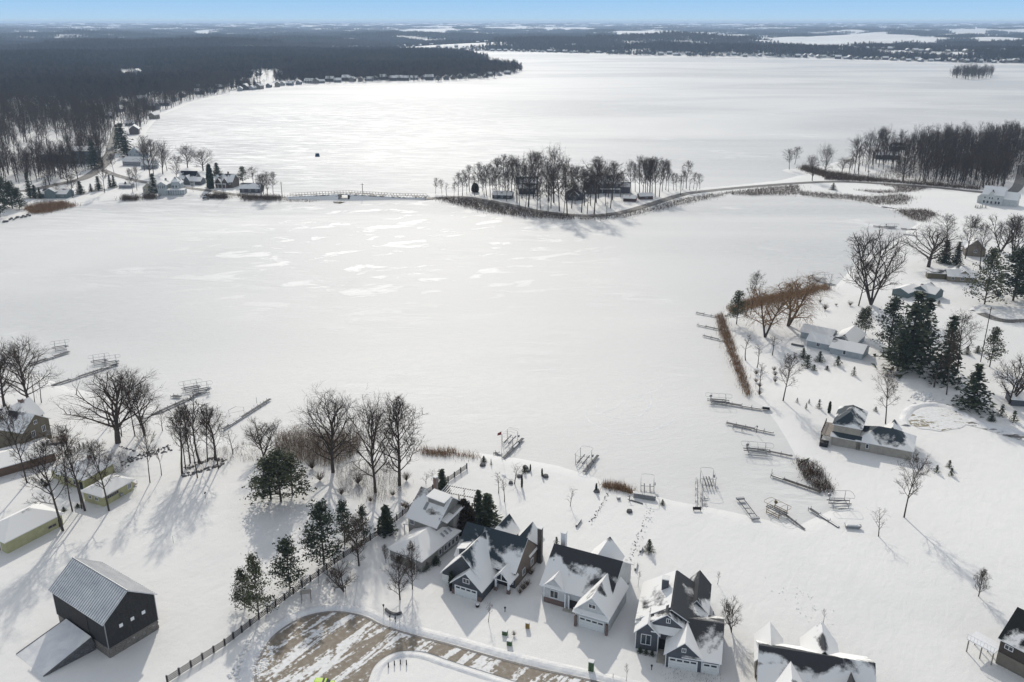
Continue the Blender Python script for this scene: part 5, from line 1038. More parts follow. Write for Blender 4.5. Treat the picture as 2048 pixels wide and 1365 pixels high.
# far woods: clumps
def stand_mat():
    t = NT('far_wood'); g_ = t.n('ShaderNodeNewGeometry'); n1 = t.noise(g_.outputs['Position'], .0022, 3, .6); n2 = t.noise(g_.outputs['Position'], .02, 2)
    oi = t.n('ShaderNodeObjectInfo'); c = t.ramp(n1, .35, .65, (.012, .016, .017, 1), (.055, .040, .034, 1)); c = t.mix(t.ramp(n2, .3, .7), c, (.032, .028, .030, 1)); c = t.mix(t.math('MULTIPLY', oi.outputs['Random'], .5), c, (.085, .068, .058, 1))
    t.l(c, t.b.inputs['Base Color']); t.b.inputs['Roughness'].default_value = .9; t.b.inputs['Specular IOR Level'].default_value = .1; return t.m
M['farwood'] = stand_mat()
def clump(seed, n=34, R_=55):
    rd = np.random.default_rng(seed); C = Tri()
    for i in range(n):
        a = rd.uniform(0, 6.28); q = R_ * math.sqrt(rd.random()); hh = rd.uniform(13, 21); bx_, by_ = math.cos(a) * q, math.sin(a) * q
        C.tube((bx_, by_, -2), (bx_, by_, hh * .6), .4, .2, 3); m_ = 34; z = rd.uniform(.3, 1, m_); rr = 5.5 * np.sin(np.pi * np.clip(z * .75 + .15, 0, 1)); th = rd.uniform(0, 6.28, m_)
        B = np.stack([bx_ + rr * np.cos(th), by_ + rr * np.sin(th), hh * z], 1); A_ = np.stack([bx_ + rr * .15 * np.cos(th), by_ + rr * .15 * np.sin(th), hh * (z - .25)], 1); C.blades(A_, B, 1.3)
    return bpy.data.objects.new('tree_clump', C.mesh('tree_clump', M['farwood']))
CL = [clump(s) for s in (1, 2, 3)]
def far_points(n, r0, r1, a0, a1):
    a = rng.uniform(R(a0), R(a1), n); r = np.exp(rng.uniform(math.log(r0), math.log(r1), n)); return np.stack([r * np.sin(a), r * np.cos(a)], 1)
Pf = far_points(34000, 1350, 26000, -36, 36); Pf = Pf[lake_sd(Pf) > 40]; rq_ = np.hypot(Pf[:, 0], Pf[:, 1]); Pf = Pf[rng.random(len(Pf)) < np.clip((rq_ - 1300) / 1500, 0, 1) ** 1.5]; Pf = keep_clear(Pf, HOUSES_XY, 30)
fields = [[(790, 64), (905, 62), (900, 72), (790, 74)], [(960, 60), (1060, 58), (1060, 64), (960, 65)], [(1085, 59), (1180, 58), (1180, 66), (1085, 68)], [(1220, 72), (1330, 68), (1500, 76), (1480, 92), (1330, 88), (1225, 84)], [(1500, 80), (1620, 78), (1720, 70), (1750, 96), (1620, 104), (1540, 92)], [(1640, 74), (1760, 72), (1900, 84), (1850, 100), (1700, 100)],
  [(1880, 64), (1980, 62), (1985, 76), (1900, 80)], [(1930, 84), (2060, 84), (2060, 98), (1940, 96)], [(2000, 68), (2060, 66), (2060, 74), (2000, 76)], [(380, 66), (420, 64), (430, 72), (385, 73)], [(45, 72), (80, 71), (82, 80), (46, 80)], [(510, 84), (545, 84), (548, 92), (505, 92)], [(640, 100), (900, 97), (900, 104), (640, 108)], [(1600, 104), (1700, 104), (1720, 112), (1600, 112)], [(1240, 96), (1420, 98), (1420, 104), (1240, 101)]]
m_ = np.ones(len(Pf), bool)
fields += [[(195, 141), (325, 140), (325, 168), (195, 170)], [(455, 145), (610, 147), (610, 170), (465, 178)]]
for fl in fields: m_ &= ~inside(Pf, poly_w(fl))
Pf = Pf[m_]; ax_ = np.degrees(np.arctan2(Pf[:, 0], Pf[:, 1])); rr_ = np.hypot(Pf[:, 0], Pf[:, 1])
m_ = ~((ax_ > 5) & (rr_ > 2500) & (rr_ < 6000) & (rng.random(len(Pf)) < .45)); Pf = Pf[m_]
nz_ = waves(Pf[:, 0], Pf[:, 1], 700, 0) + .5 * waves(Pf[:, 0], Pf[:, 1], 260, 8); Pf = Pf[(nz_ < .30) | (np.hypot(Pf[:, 0], Pf[:, 1]) < 2300)]
gn_stuff('far_woodland', np.column_stack([Pf, land_h(Pf[:, 0], Pf[:, 1], lake_sd(Pf))]), CL, 'far bare woods rolling away to the horizon', .7, 1.35)

# ------------------------------------------------------------------ reeds and brush
def pts_far(pp): return sum(p[1] for p in pp) / len(pp) < 470
def bed(name, poly_px, n, h0, h1, m, label, z=-.15, wd=.10, lean=.25, bush=0):
    if pts_far(poly_px): n = int(n * 2.0); h1 = h1 * 1.3; wd *= 1.2
    pl = poly_w(poly_px, z); x0, y0 = pl.min(0); x1, y1 = pl.max(0); P_ = []; 
    k = 0
    while sum(map(len, P_)) < n and k < 60:
        q = np.stack([rng.uniform(x0, x1, n * 2), rng.uniform(y0, y1, n * 2)], 1); P_.append(q[inside(q, pl)]); k += 1
    P_ = np.concatenate(P_)[:n]; nn = waves(P_[:, 0], P_[:, 1], 5, 3); P_ = P_[nn + rng.uniform(-.5, .5, len(P_)) > -.2]; n = len(P_); P_ = P_ + rng.normal(size=P_.shape) * (1.5 if pts_far(poly_px) else .6) * rng.random(len(P_))[:, None] ** 2 * 2.4
    A_ = np.column_stack([P_, np.full(n, z)]); L = rng.uniform(h0, h1, n) * (1 + .25 * waves(P_[:, 0], P_[:, 1], 7, 9)); d = rng.normal(size=(n, 3)) * lean; d[:, 2] = 1; B = A_ + d * L[:, None]; C = Tri(); C.blades(A_, B, wd)
    if bush:
        for _ in range(bush):
            s_ = A_ + (B - A_) * rng.uniform(.3, .9, n)[:, None]; e = s_ + rng.normal(size=(n, 3)) * (L * .28)[:, None]; e[:, 2] = np.maximum(e[:, 2], z); C.blades(s_, e, wd * .7)
    o = link(name, C.mesh(name, M[m])); return kind(o, 'stuff', label)
bed('reeds', [(1432, 634), (1446, 630), (1456, 660), (1470, 700), (1488, 745), (1502, 790), (1492, 796), (1474, 752), (1455, 705), (1440, 668)], 5200, 1.2, 2.2, 'reed', 'strip of brown reeds along the right shore above the docks')
bed('reeds', [(1452, 618), (1500, 600), (1580, 587), (1650, 572), (1664, 579), (1600, 595), (1530, 611), (1465, 631)], 9000, 1.6, 2.6, 'reed', 'orange brown reed band running behind the willows', z=-.05, wd=.10)
bed('reeds', [R9(1310, 700), R9(1320, 660), R9(1480, 690), R9(1615, 745), R9(1600, 765), R9(1440, 715)], 900, 1.6, 2.4, 'reed', 'clump of tall brown reeds on the near shore')
bed('reeds', [Z3(1740, 640), Z3(2048, 645), R9(60, 395), R9(0, 405), Z3(1900, 700), Z3(1740, 680)], 1300, 1.2, 2.2, 'reed', 'low brown reeds right of the big oaks')
bed('reeds', [R2(1160, 650), R2(1345, 680), R2(1400, 780), R2(1470, 890), R2(1440, 920), R2(1330, 880), R2(1240, 800)], 2200, .9, 1.8, 'brush', 'patch of brown marsh grass between the docks', bush=1)
bed('thicket', [(548, 880), (590, 868), (640, 870), (720, 875), (725, 895), (700, 920), (655, 935), (600, 925), (560, 912)], 4600, 1.6, 4.2, 'tanbrush', 'brown thicket behind the big oaks', z=0, wd=.07, bush=2)
bed('brush', [(670, 935), (790, 930), (805, 985), (750, 1010), (675, 985)], 1500, .8, 2.8, 'brush', 'thin undergrowth beneath the big oaks', z=0, wd=.05, bush=2)
bed('brush', [(385, 900), (440, 895), (520, 885), (560, 905), (520, 930), (470, 925), (440, 935), (400, 945), (362, 950)], 1500, .5, 1.6, 'brush', 'low brush along the shore left of the thicket', z=0, wd=.05, bush=2)
bed('brush', [(200, 915), (240, 905), (262, 912), (250, 945), (225, 950)], 500, .6, 1.6, 'brush', 'low brush above the small yellow wing', z=0, wd=.05, bush=2)
bed('brush', [(865, 398), (925, 398), (1000, 412), (1075, 427), (1150, 435), (1150, 440), (1060, 436), (985, 427), (930, 415), (895, 406)], 4500, .8, 2.2, 'brush', 'brown brush on the causeway bank below the island', wd=.14, bush=1)
bed('brush', [(1150, 437), (1240, 430), (1300, 416), (1365, 398), (1420, 390), (1460, 388), (1400, 402), (1330, 418), (1250, 436), (1170, 441)], 2200, .6, 1.5, 'brush', 'thin brush on the lake side of the causeway', wd=.14, bush=1)
bed('brush', [(1440, 388), (1540, 376), (1598, 372), (1600, 390), (1560, 391), (1480, 391)], 2400, .8, 1.8, 'brush', 'brown brush at the right end of the causeway', wd=.14, bush=1)
bed('brush', [(1598, 384), (1660, 389), (1740, 395), (1800, 390), (1825, 396), (1810, 410), (1760, 411), (1700, 400), (1640, 396), (1600, 391)], 3200, .6, 1.8, 'brush', 'brown marsh brush round the small frozen pond', wd=.14, bush=1)
bed('brush', [(1705, 380), (1760, 388), (1830, 384), (1860, 376), (1760, 370), (1790, 376), (1790, 383), (1740, 382)], 1500, .6, 1.5, 'brush', 'brown brush beyond the small frozen pond', z=0, wd=.14, bush=1)
bed('brush', [(1790, 421), (1850, 421), (1872, 430), (1850, 446), (1825, 440)], 1600, .8, 1.8, 'brush', 'brown marsh patch on the right bay', wd=.14, bush=1)
bed('brush', [(1600, 340), (1650, 356), (1720, 360), (1800, 363), (1720, 355), (1650, 345), (1610, 333)], 3000, 1, 3, 'brush', 'dark hedge of brush behind the right causeway road', z=0, wd=.16, bush=1)
bed('brush', [(1740, 352), (1800, 330), (1900, 320), (2060, 312), (2060, 350), (1960, 378), (1860, 368), (1800, 360)], 5200, .8, 2.6, 'brush', 'undergrowth beneath the headland grove', z=0, wd=.14, bush=1)
bed('hedge', [(1650, 356), (1740, 361), (1800, 364), (1900, 372), (1960, 378), (1960, 381), (1800, 367), (1740, 364), (1650, 360)], 2600, 1, 2.4, 'brush', 'low hedge along the road below the headland grove', z=0, wd=.16, bush=1)
bed('brush', [R8(170, 770), R8(300, 735), R8(440, 730), R8(540, 752), R8(430, 775), R8(330, 800), R8(220, 805)], 2400, 1, 2.6, 'reed', 'rust brown brush on the left shore point', wd=.16, bush=1)
for pl_, n_ in (([R8(860, 690), R8(980, 695), R8(970, 712), R8(870, 712)], 500), ([R8(1020, 680), R8(1100, 680), R8(1095, 702), R8(1020, 702)], 450), ([R8(1440, 685), R8(1605, 680), R8(1605, 700), R8(1470, 695)], 700), ([R8(1690, 680), R8(1990, 690), R8(1960, 712), R8(1720, 712)], 900)):
    bed('brush', pl_, n_, 1, 2.6, 'brush', 'dark brush along the shore below the left cottages', wd=.15, bush=2)
bed('brush', [(540, 398), (640, 402), (620, 405), (545, 402)], 400, .3, .9, 'brush', 'sparse brush below the left bridge approach', wd=.14)
bed('brush', [(740, 390), (860, 393), (860, 396), (740, 392)], 500, .3, 1.1, 'brush', 'sparse brush on the far side of the bridge approach', wd=.14)
bed('dry_grass', [(1318, 1330), (1350, 1322), (1440, 1345), (1445, 1372), (1330, 1372)], 500, .2, .6, 'brush', 'dry garden grass before the grey garage doors', z=0, wd=.04, bush=1)
def shr(px, py, s_, label, group=None, m=0, z=0):
    o = link('shrub', random.choice(SHR), None, G(px, py, z), random.uniform(0, 6), (s_, s_, s_ * random.uniform(.8, 1.1))); return tag(o, label, 'shrub', group)
for px, py, s_ in ((640, 962, 3.6), (683, 990, 2.6), (716, 968, 4.0), (741, 1004, 2.2), (786, 992, 2), (813, 962, 3), (624, 938, 4)):
    shr(px, py, s_, 'leafless shrub in the snow under the big oaks', 'leafless shrubs under the big oaks')
for px, py, s_ in ((812, 1018, 2.2), (806, 1014, 1.8)): shr(px, py, s_, 'reddish bare shrub left of the cream house', 'reddish shrubs left of the cream house')
for px, py, s_ in ((1047, 1180, 2.4), (1055, 1172, 2), (1062, 1150, 2.5), (1040, 1188, 1.6), (1072, 1105, 2)): shr(px, py, s_, 'bare shrub against the tan side wall of the slate house', 'shrubs along the slate house side wall')
for px, py, s_ in ((1247, 1165, 1.8), (1255, 1160, 1.6), (1252, 1172, 1.5)): shr(px, py, s_, 'snow dusted shrub at the right rear corner of the white house', 'shrubs at the white house corner')
for px, py, s_ in ((860, 1128, 2), (868, 1118, 2), (852, 1138, 2), (872, 1128, 1.6), (844, 1142, 1.4)):
    plant(EGGN, px, py, py - 16, 'dark evergreen shrub along the cream garage wall', 'shrub', 'evergreen_shrub', 14, 'evergreen shrubs along the cream garage', wd0=.36)
for px, py in ((1280, 1305), (1292, 1308), (1304, 1311)): plant(EGGN, px, py, py - 11, 'round dark shrub under the front window of the grey house', 'shrub', 'evergreen_shrub', 9, 'round shrubs under the grey house window', wd0=.36)
for px, py in ((133, 914), (141, 911), (150, 906), (160, 899), (168, 898)): plant(SPRS, px, py, py - 13, 'small dark cone shaped evergreen in the row behind the yellow house', 'shrub', 'evergreen_shrub', 6, 'row of cone evergreens behind the yellow house', wd0=.34)
for px, py in ((85, 965), (92, 972), (156, 1015), (185, 1002), (128, 1022), (180, 998)): plant(EGGN, px, py, py - 8, 'small dark bush by the yellow houses', 'shrub', 'evergreen_shrub', 9, 'small bushes by the yellow houses', wd0=.36)
for px, py in [(1550, 752), (1550, 765), (1512, 750), (1512, 765), (1519, 775), (1519, 790), (1548, 742)]:
    shr(px, py, 2.2, 'brown scrubby bush on the right shore above the docks', 'brown bushes above the right docks')
for px, py, w_ in ((1650, 620, 40), (1700, 612, 30), (1640, 606, 22), (1672, 612, 18)): shr(px, py, w_ / 11, 'low spreading brown bush in the bright snow behind the pale blue house', 'low bushes behind the pale blue house')
for px, py in ((1951, 416), (1955, 417), (1960, 417), (1964, 416), (1971, 417)): plant(SPRS, px, py, py - 6, 'tiny cone shrub in front of the tall white house', 'shrub', 'evergreen_shrub', 3.4, 'cone shrubs before the tall white house', wd0=.34)
# the near garden: tall narrow things and dark stones
for x_, b_, t_, w_, lb in ((567, 520, 455, 16, 'right'), (480, 690, 555, 20, 'tallest'), (686, 575, 497, 18, 'lone'), (1240, 738, 650, 22, 'shore')):
    px, py = R9(x_, b_); plant(COLM, px, py, R9(0, t_)[1], {'right': 'narrow dark evergreen in the garden behind the young trees', 'tallest': 'tall ragged dark evergreen beside the round crowned young tree', 'lone': 'narrow dark evergreen standing alone right of the garden', 'shore': 'dark pointed evergreen left of the tall reeds'}[lb], 'tree', 'narrow_evergreen', w_ / 5.12, wd0=.14)
for x_, b_, t_, w_, lb in ((90, 430, 370, 50, 'dark low shrub by the shore left of the flagpole'), (165, 460, 400, 18, 'thin dark shrub below the flagpole deck'), (1920, 870, 815, 40, 'dark leaning evergreen right of the stacked dock panels'), (505, 540, 470, 50, 'loose dark shrub in the young tree garden')):
    px, py = R9(x_, b_); plant(EGGN, px, py, R9(0, t_)[1], lb, 'shrub', 'evergreen_shrub', w_ / 5.12, wd0=.36)
rock_me = []
for s in range(3):
    b = MB(); rd = random.Random(s); n = 7; top = [(math.cos(6.283 * k / n) * .32 * rd.uniform(.8, 1.2), math.sin(6.283 * k / n) * .32 * rd.uniform(.8, 1.2), .38 * rd.uniform(.85, 1.1)) for k in range(n)]; bot = [(p[0] * 1.5, p[1] * 1.5, -.1) for p in top]
    b.face(top); [b.face([bot[k], bot[(k + 1) % n], top[(k + 1) % n], top[k]]) for k in range(n)]; rock_me.append(b.mesh('rock', M['rock']))
for x_, y_ in ((367, 650), (455, 585), (545, 530), (722, 585), (510, 490), (80, 470), (1585, 945), (520, 500), (1248, 738)):
    px, py = R9(x_, y_); o = link('rock', random.choice(rock_me), None, G(px, py), random.uniform(0, 6), random.uniform(1.2, 1.8)); tag(o, 'dark garden boulder sticking out of the snow near the shore', 'rock', 'garden boulders near the shore')
def stone_row(pts, n, wd, s0, s1, label, name='stone_border', m=None):
    q0 = G(*pts[0]); t = thing(name, label, 'stone border', q0)
    for (px, py) in along(pts, n):
        x, y, _ = G(px + random.uniform(-wd, wd), py + random.uniform(-wd, wd)); s_ = random.uniform(s0, s1); st = link('stone', random.choice(rock_me), t, (x - q0[0], y - q0[1], 0), random.uniform(0, 6), (s_, s_ * random.uniform(.6, 1), s_ * .7))
stone_row([ZL(1130, 1320), ZL(1200, 1270), ZL(1300, 1240), ZL(1400, 1210), ZL(1540, 1165)], 100, 6, .4, 1.0, 'curving border of dark stones on the slope above the yellow wing')
stone_row([ZL(1080, 1150), ZL(1230, 1195)], 10, 1, .5, .9, 'short line of stones left of the curving stone border')
stone_row([(362, 951), (385, 947), (410, 941), (440, 930), (450, 922), (430, 917), (400, 925), (372, 938)], 90, 3.5, .5, 1.1, 'stone edged planter at the foot of the thin tree clump')
stone_row([ZL(0, 385), ZL(130, 405)], 14, 1, .6, 1.2, 'line of shore stones at the left edge of the lake')
stone_row([R8(20, 860), R8(210, 810)], 14, 2, 1.5, 2.6, 'dark shore rocks below the left evergreens')
stone_row([(1220, 983), (1210, 1000), (1200, 1015), (1192, 1030), (1180, 1046)], 26, 3, .3, .5, 'line of stepping stones breaking through the snow below the reeds')
stone_row([(1298, 1018), (1290, 1040), (1280, 1065), (1270, 1088), (1262, 1120)], 30, 3.5, .25, .45, 'scattered stones along a snowy path right of the white house')

# ------------------------------------------------------------------ fence, street furniture
fp = [(335, 1366), Z4(0, 1092), Z4(190, 945), Z4(380, 800), Z4(640, 612), Z4(820, 480), Z4(1150, 262), Z4(1372, 85), (850, 990), Z5(600, 150), Z5(765, 35)]
fw = [Vector(G(*p)) for p in fp]; t = thing('rail_fence', 'long dark four rail wooden fence running from the bottom edge past the pines', 'fence', fw[0])
post_me = MB().box(-.12, .12, -.12, .12, -.2, 1.6).mesh('post', M['fence'])
acc = []
for a, b in zip(fw, fw[1:]):
    L_ = (b - a).length; n = max(1, round(L_ / 2.6))
    for k in range(n): acc.append(a + (b - a) * k / n)
acc.append(fw[-1])
rail_me = MB().box(0, 1, -.04, .04, -.075, .075).mesh('rail', M['fence'])
for i, p in enumerate(acc):
    d = (acc[min(i + 1, len(acc) - 1)] - acc[max(i - 1, 0)]); an = math.atan2(d.y, d.x); link('post', post_me, t, p - fw[0], an)
    if i + 1 < len(acc):
        q = acc[i + 1] - p; n_ = Vector((q.y, -q.x, 0)).normalized() * .12
        for z in (.3, .65, 1.0, 1.35): link('rail', rail_me, t, p - fw[0] + n_ + Vector((0, 0, z)), math.atan2(q.y, q.x), (q.length, 1, 1))
def post_thing(name, label, px, py, ty, r_=.08, m='fence', head=None, cat='post', group=None):
    h_ = top_h(px, py, ty); t = thing(name, label, cat, G(px, py), 0, group); MB().tube((0, 0, 0), (0, 0, h_), r_, r_ * .8, 6).build('pole', M[m], t)
    if head == 'lamp': MB().tube((0, 0, h_ - .25), (0, 0, h_ + .2), .09, .2, 6).build('lantern', M['black'], t); MB().tube((0, 0, h_ + .202), (0, 0, h_ + .4), .24, .02, 6).build('lantern_cap', M['black'], t)
    if head == 'arm': MB().box(-1.1, 1.1, -.06, .06, h_ - .9, h_ - .75).build('crossarm', M['fence'], t); [MB().tube((a, 0, h_ - .75), (a, 0, h_ - .5), .06, .04, 5).build('insulator', M['galv'], t) for a in (-.9, 0.35, .9)]
    if head == 'box': MB().box(-.14, .14, -.28, .28, h_ - .05, h_ + .25).build('mailbox', M['black'], t)
    return t
for k, (a, b, c_) in enumerate(((777, 1335, 1326), (789, 1331, 1322), (801, 1329, 1320), (813, 1330, 1320.5))):
    post_thing('bollard', 'short dark bollard post in the row inside the cul-de-sac', a, b, c_, .13, 'fence', None, 'bollard', 'bollards inside the cul-de-sac')
post_thing('street_lamp', 'black lantern lamp post beside the curved wall', 768, 1232, 1212, .06, 'black', 'lamp', 'lamp'); post_thing('mailbox_post', 'left one of two mailboxes by the cul-de-sac', 780, 1243, 1233, .07, 'black', 'box', 'mailbox'); post_thing('mailbox_post', 'right one of two mailboxes by the cul-de-sac', 791, 1247, 1237, .07, 'black', 'box', 'mailbox')
post_thing('street_lamp', 'thin lamp post below the vase shaped tree', 692, 1196, 1176, .05, 'black', 'lamp', 'lamp'); post_thing('bird_feeder_pole', 'dark bird house on a pole beside the fence', 638, 1172, 1145, .05, 'fence', 'box', 'bird house')
post_thing('utility_pole', 'utility pole at the left end of the bridge', 564.6, 396, 364, .25, 'bark', 'arm', 'pole'); post_thing('utility_pole', 'utility pole just right of the bridge opening', 726, 396.5, 367, .25, 'bark', 'arm', 'pole')
post_thing('utility_pole', 'utility pole on the right causeway road', 1735, 364, 341, .22, 'bark', 'arm', 'pole'); post_thing('utility_pole', 'utility pole near the bend of the headland road', 1829, 370, 350, .22, 'bark', 'arm', 'pole'); post_thing('utility_pole', 'utility pole between the red cabin and the road', 1361, 391, 360, .2, 'bark', 'arm', 'pole')
post_thing('utility_pole', 'tall thin utility pole right of the tall green spruce', 1961, 724, 614, .16, 'bark', 'arm', 'pole'); post_thing('utility_pole', 'pale pole in front of the dark pines at the right', 2026, 600, 562, .14, 'concrete', None, 'pole')
post_thing('utility_pole', 'utility pole by the lane among the left cottages', 448, 398, 352, .2, 'bark', 'arm', 'pole'); post_thing('utility_pole', 'utility pole in the open snow of the island', 1213, 438, 404, .18, 'bark', 'arm', 'pole')
post_thing('marker_stake', 'thin stake in the snow right of the thin tree clump', 413, 1009, 987, .04, 'fence', 'box', 'stake'); post_thing('marker_stake', 'thin short stake in the open snow above the barn', 347, 1087, 1072, .03, 'fence', None, 'stake'); post_thing('marker_stake', 'stake in the snow beyond the white house drive', 1226, 1358, 1348, .05, 'fence', None, 'stake'); post_thing('yard_lamp', 'small dark yard lamp by the slate house walk', 1010, 1224, 1217, .09, 'black', 'lamp', 'lamp'); post_thing('yard_lamp', 'small dark yard lamp before the grey house', 1303, 1340, 1333, .07, 'black', 'lamp', 'lamp')
# curved entry wall
cw = smooth(PX([(771, 1221), (780, 1228), (793, 1231), (803, 1228)]), 4); b = MB()
for p, q in zip(cw, cw[1:]): b.tube((p[0], p[1], .3), (q[0], q[1], .3), .3, .3, 4)
tag(b.build('curved_wall', M['rock']), 'low curved stone entry wall by the lamp post', 'wall')
t = thing('garden_arbor', 'small tan garden arbor beside the fence', 'arbor', G(613, 1203), R(10))
for a, b_ in ((-.9, -.5), (.9, -.5), (-.9, .5), (.9, .5)): MB().box(a - .06, a + .06, b_ - .06, b_ + .06, 0, 2.2).build('post', M['deck'], t)
for k in range(5): MB().box(-1.1, 1.1, -.6 + k * .3 - .04, -.6 + k * .3 + .04, 2.2, 2.3).build('slat', M['deck'], t)
def ubox(px, py, w_, d_, h_, m, label):
    t = thing('utility_box', label, 'utility box', G(px, py), R(-18)); MB().box(-w_ / 2, w_ / 2, -d_ / 2, d_ / 2, 0, h_).build('cabinet', M[m], t); MB().box(-w_ / 2 - .05, w_ / 2 + .05, -d_ / 2 - .05, d_ / 2 + .05, h_ + .002, h_ + .14).build('snow_cap', M['snow'], t)
    MB().box(-.02, .02, -d_ / 2 - .03, -d_ / 2 - .004, .15, h_ - .1).build('door_seam', M['black'], t)
ubox(1010, 1269, .95, .8, .9, 'green', 'olive utility box, upper left of two by the snowy shrub'); ubox(1019, 1290, .9, .7, 1.0, 'green', 'dark utility box, lower one beside the snowy shrub'); ubox(1055, 1256, .7, .6, 1.2, 'yellow', 'mustard yellow box standing in the snow'); ubox(1182, 1343, .9, .8, 2.2, 'green', 'tall green cabinet at the bottom of the white house drive'); shr(1028, 1272, 1.2, 'snow caught shrub between the two utility boxes')
t = thing('trash_bin', 'dark bin at the left corner of the slate house garage', 'bin', G(903, 1181), 0); MB().box(-.35, .35, -.35, .35, 0, 1.0).build('bin', M['black'], t); MB().box(-.4, .4, -.4, .4, 1.002, 1.1).build('lid', M['black'], t)
t = thing('planter', 'round dark planter with snow right of the slate garage door', 'planter', G(955, 1214), 0); MB().tube((0, 0, 0), (0, 0, .6), .35, .45, 8).build('pot', M['black'], t); MB().tube((0, 0, .602), (0, 0, .8), .4, .2, 8).build('snow_cap', M['snow'], t)
for px, py, lb in ((1284, 1316, 'left'), (1300, 1318, 'right')): pass
# lime car at the bottom edge
c = G(647, 1369, .7); t = thing('lime_car', 'lime green car with black roof band at the bottom edge', 'car', (c[0], c[1], .1), R(-4))
b = MB(); b.hexa([(-1.9, -.82, .3), (1.9, -.82, .3), (1.9, .82, .3), (-1.9, .82, .3)], [(-1.8, -.78, .85), (1.8, -.78, .85), (1.8, .78, .85), (-1.8, .78, .85)]); b.build('body', M['lime'], t)
MB().hexa([(-1.75, -.76, .852), (1.1, -.76, .852), (1.1, .76, .852), (-1.75, .76, .852)], [(-1.45, -.6, 1.45), (.55, -.6, 1.45), (.55, .6, 1.45), (-1.45, .6, 1.45)]).build('cabin', M['glass'], t)
rf = MB().hexa([(-1.5, -.62, 1.452), (.6, -.62, 1.452), (.6, .62, 1.452), (-1.5, .62, 1.452)], [(-1.38, -.54, 1.52), (.48, -.54, 1.52), (.48, .54, 1.52), (-1.38, .54, 1.52)]).build('roof', M['lime'], t)
MB().box(-.1, .28, -.6, .6, 1.523, 1.535).build('roof_band', M['black'], t)
for a in (-1.25, 1.2):
    for s_ in (-.84, .84): wl_ = MB().tube((a, s_ - .1, .3), (a, s_ + .1, .3), .33, .33, 12).build('wheel', M['black'], t)
for s_ in (-.55, .55): MB().box(1.86, 1.92, s_ - .16, s_ + .16, .55, .72).build('headlight', M['white'], t)
def car(px, py, m, label, rz=0):
    t = thing('parked_car', label, 'car', G(px, py), rz); MB().hexa([(-2.2, -.9, .35), (2.2, -.9, .35), (2.2, .9, .35), (-2.2, .9, .35)], [(-2.1, -.85, 1.0), (2.1, -.85, 1.0), (2.1, .85, 1.0), (-2.1, .85, 1.0)]).build('body', M[m], t)
    MB().hexa([(-1.9, -.82, 1.002), (1.2, -.82, 1.002), (1.2, .82, 1.002), (-1.9, .82, 1.002)], [(-1.6, -.68, 1.65), (.6, -.68, 1.65), (.6, .68, 1.65), (-1.6, .68, 1.65)]).build('cabin', M['glass'], t)
    for a in (-1.4, 1.4):
        for s_ in (-.9, .9): MB().tube((a, s_ - .1, .36), (a, s_ + .1, .36), .36, .36, 10).build('wheel', M['black'], t)
car(2026, 412, 'black', 'black car parked beside the tall white house', .3); car(1995, 590, 'fence', 'dark snow dusted car beside the curved drive', 1.3); car(412, 398, 'rock', 'dark car on the snow near the lane', .2)
# ice shanty
t = thing('ice_shanty', 'small dark blue ice fishing shelter alone on the big lake', 'shelter', G(635, 313, -.4), .3); MB().hexa([(-1.9, -1.9, 0), (1.9, -1.9, 0), (1.9, 1.9, 0), (-1.9, 1.9, 0)], [(-1.4, -1.4, 2.6), (1.4, -1.4, 2.6), (1.4, 1.4, 2.6), (-1.4, 1.4, 2.6)]).build('tent', M['blue'], t); MB().box(-.5, .5, -1.95, -1.87, .1, 1.7).build('door_flap', M['black'], t)

# ------------------------------------------------------------------ bridge
t = thing('road_bridge', 'low hump backed road bridge with guard rails and a square opening', 'bridge', G(688, 399, -.4)); q0 = Vector(t.location)
bl, br = Vector(G(575, 399, -.4)), Vector(G(850, 400, -.4)); ex = (br - bl); LB_ = ex.length; ex.normalize(); ey = Vector((-ex.y, ex.x, 0)); xc = (q0 - bl).length
def bh(s_): return 1.6 + 2.0 * max(0, 1 - abs(s_ - xc) / (LB_ * .42))
deckb = MB(); n = 24; prev = None; walls = MB(); 
for k in range(n + 1):
    s_ = LB_ * k / n; p = bl - q0 + ex * s_; hh = bh(s_); cur = (p - ey * .2, p + ey * 7.5, hh)
    if prev:
        a, b_, h0 = prev; deckb.hexa([a + Vector((0, 0, h0 - .5)), cur[0] + Vector((0, 0, hh - .5)), cur[1] + Vector((0, 0, hh - .5)), b_ + Vector((0, 0, h0 - .5))], [a + Vector((0, 0, h0)), cur[0] + Vector((0, 0, hh)), cur[1] + Vector((0, 0, hh)), b_ + Vector((0, 0, h0))])
        sm = s_ - LB_ / n / 2
        if abs(sm - xc) > 3.2: walls.hexa([a - ey * 3.2, cur[0] - ey * 3.2, cur[1] + ey * 3, b_ + ey * 3], [a + Vector((0, 0, h0 - .52)), cur[0] + Vector((0, 0, hh - .52)), cur[1] + Vector((0, 0, hh - .52)), b_ + Vector((0, 0, h0 - .52))])
    prev = cur
deckb.build('deck', asphalt_mat('bridge_deck', .55, 0, 1, .3), t); walls.build('embankment', M['snow'], t)
cpt = bl - q0 + ex * xc
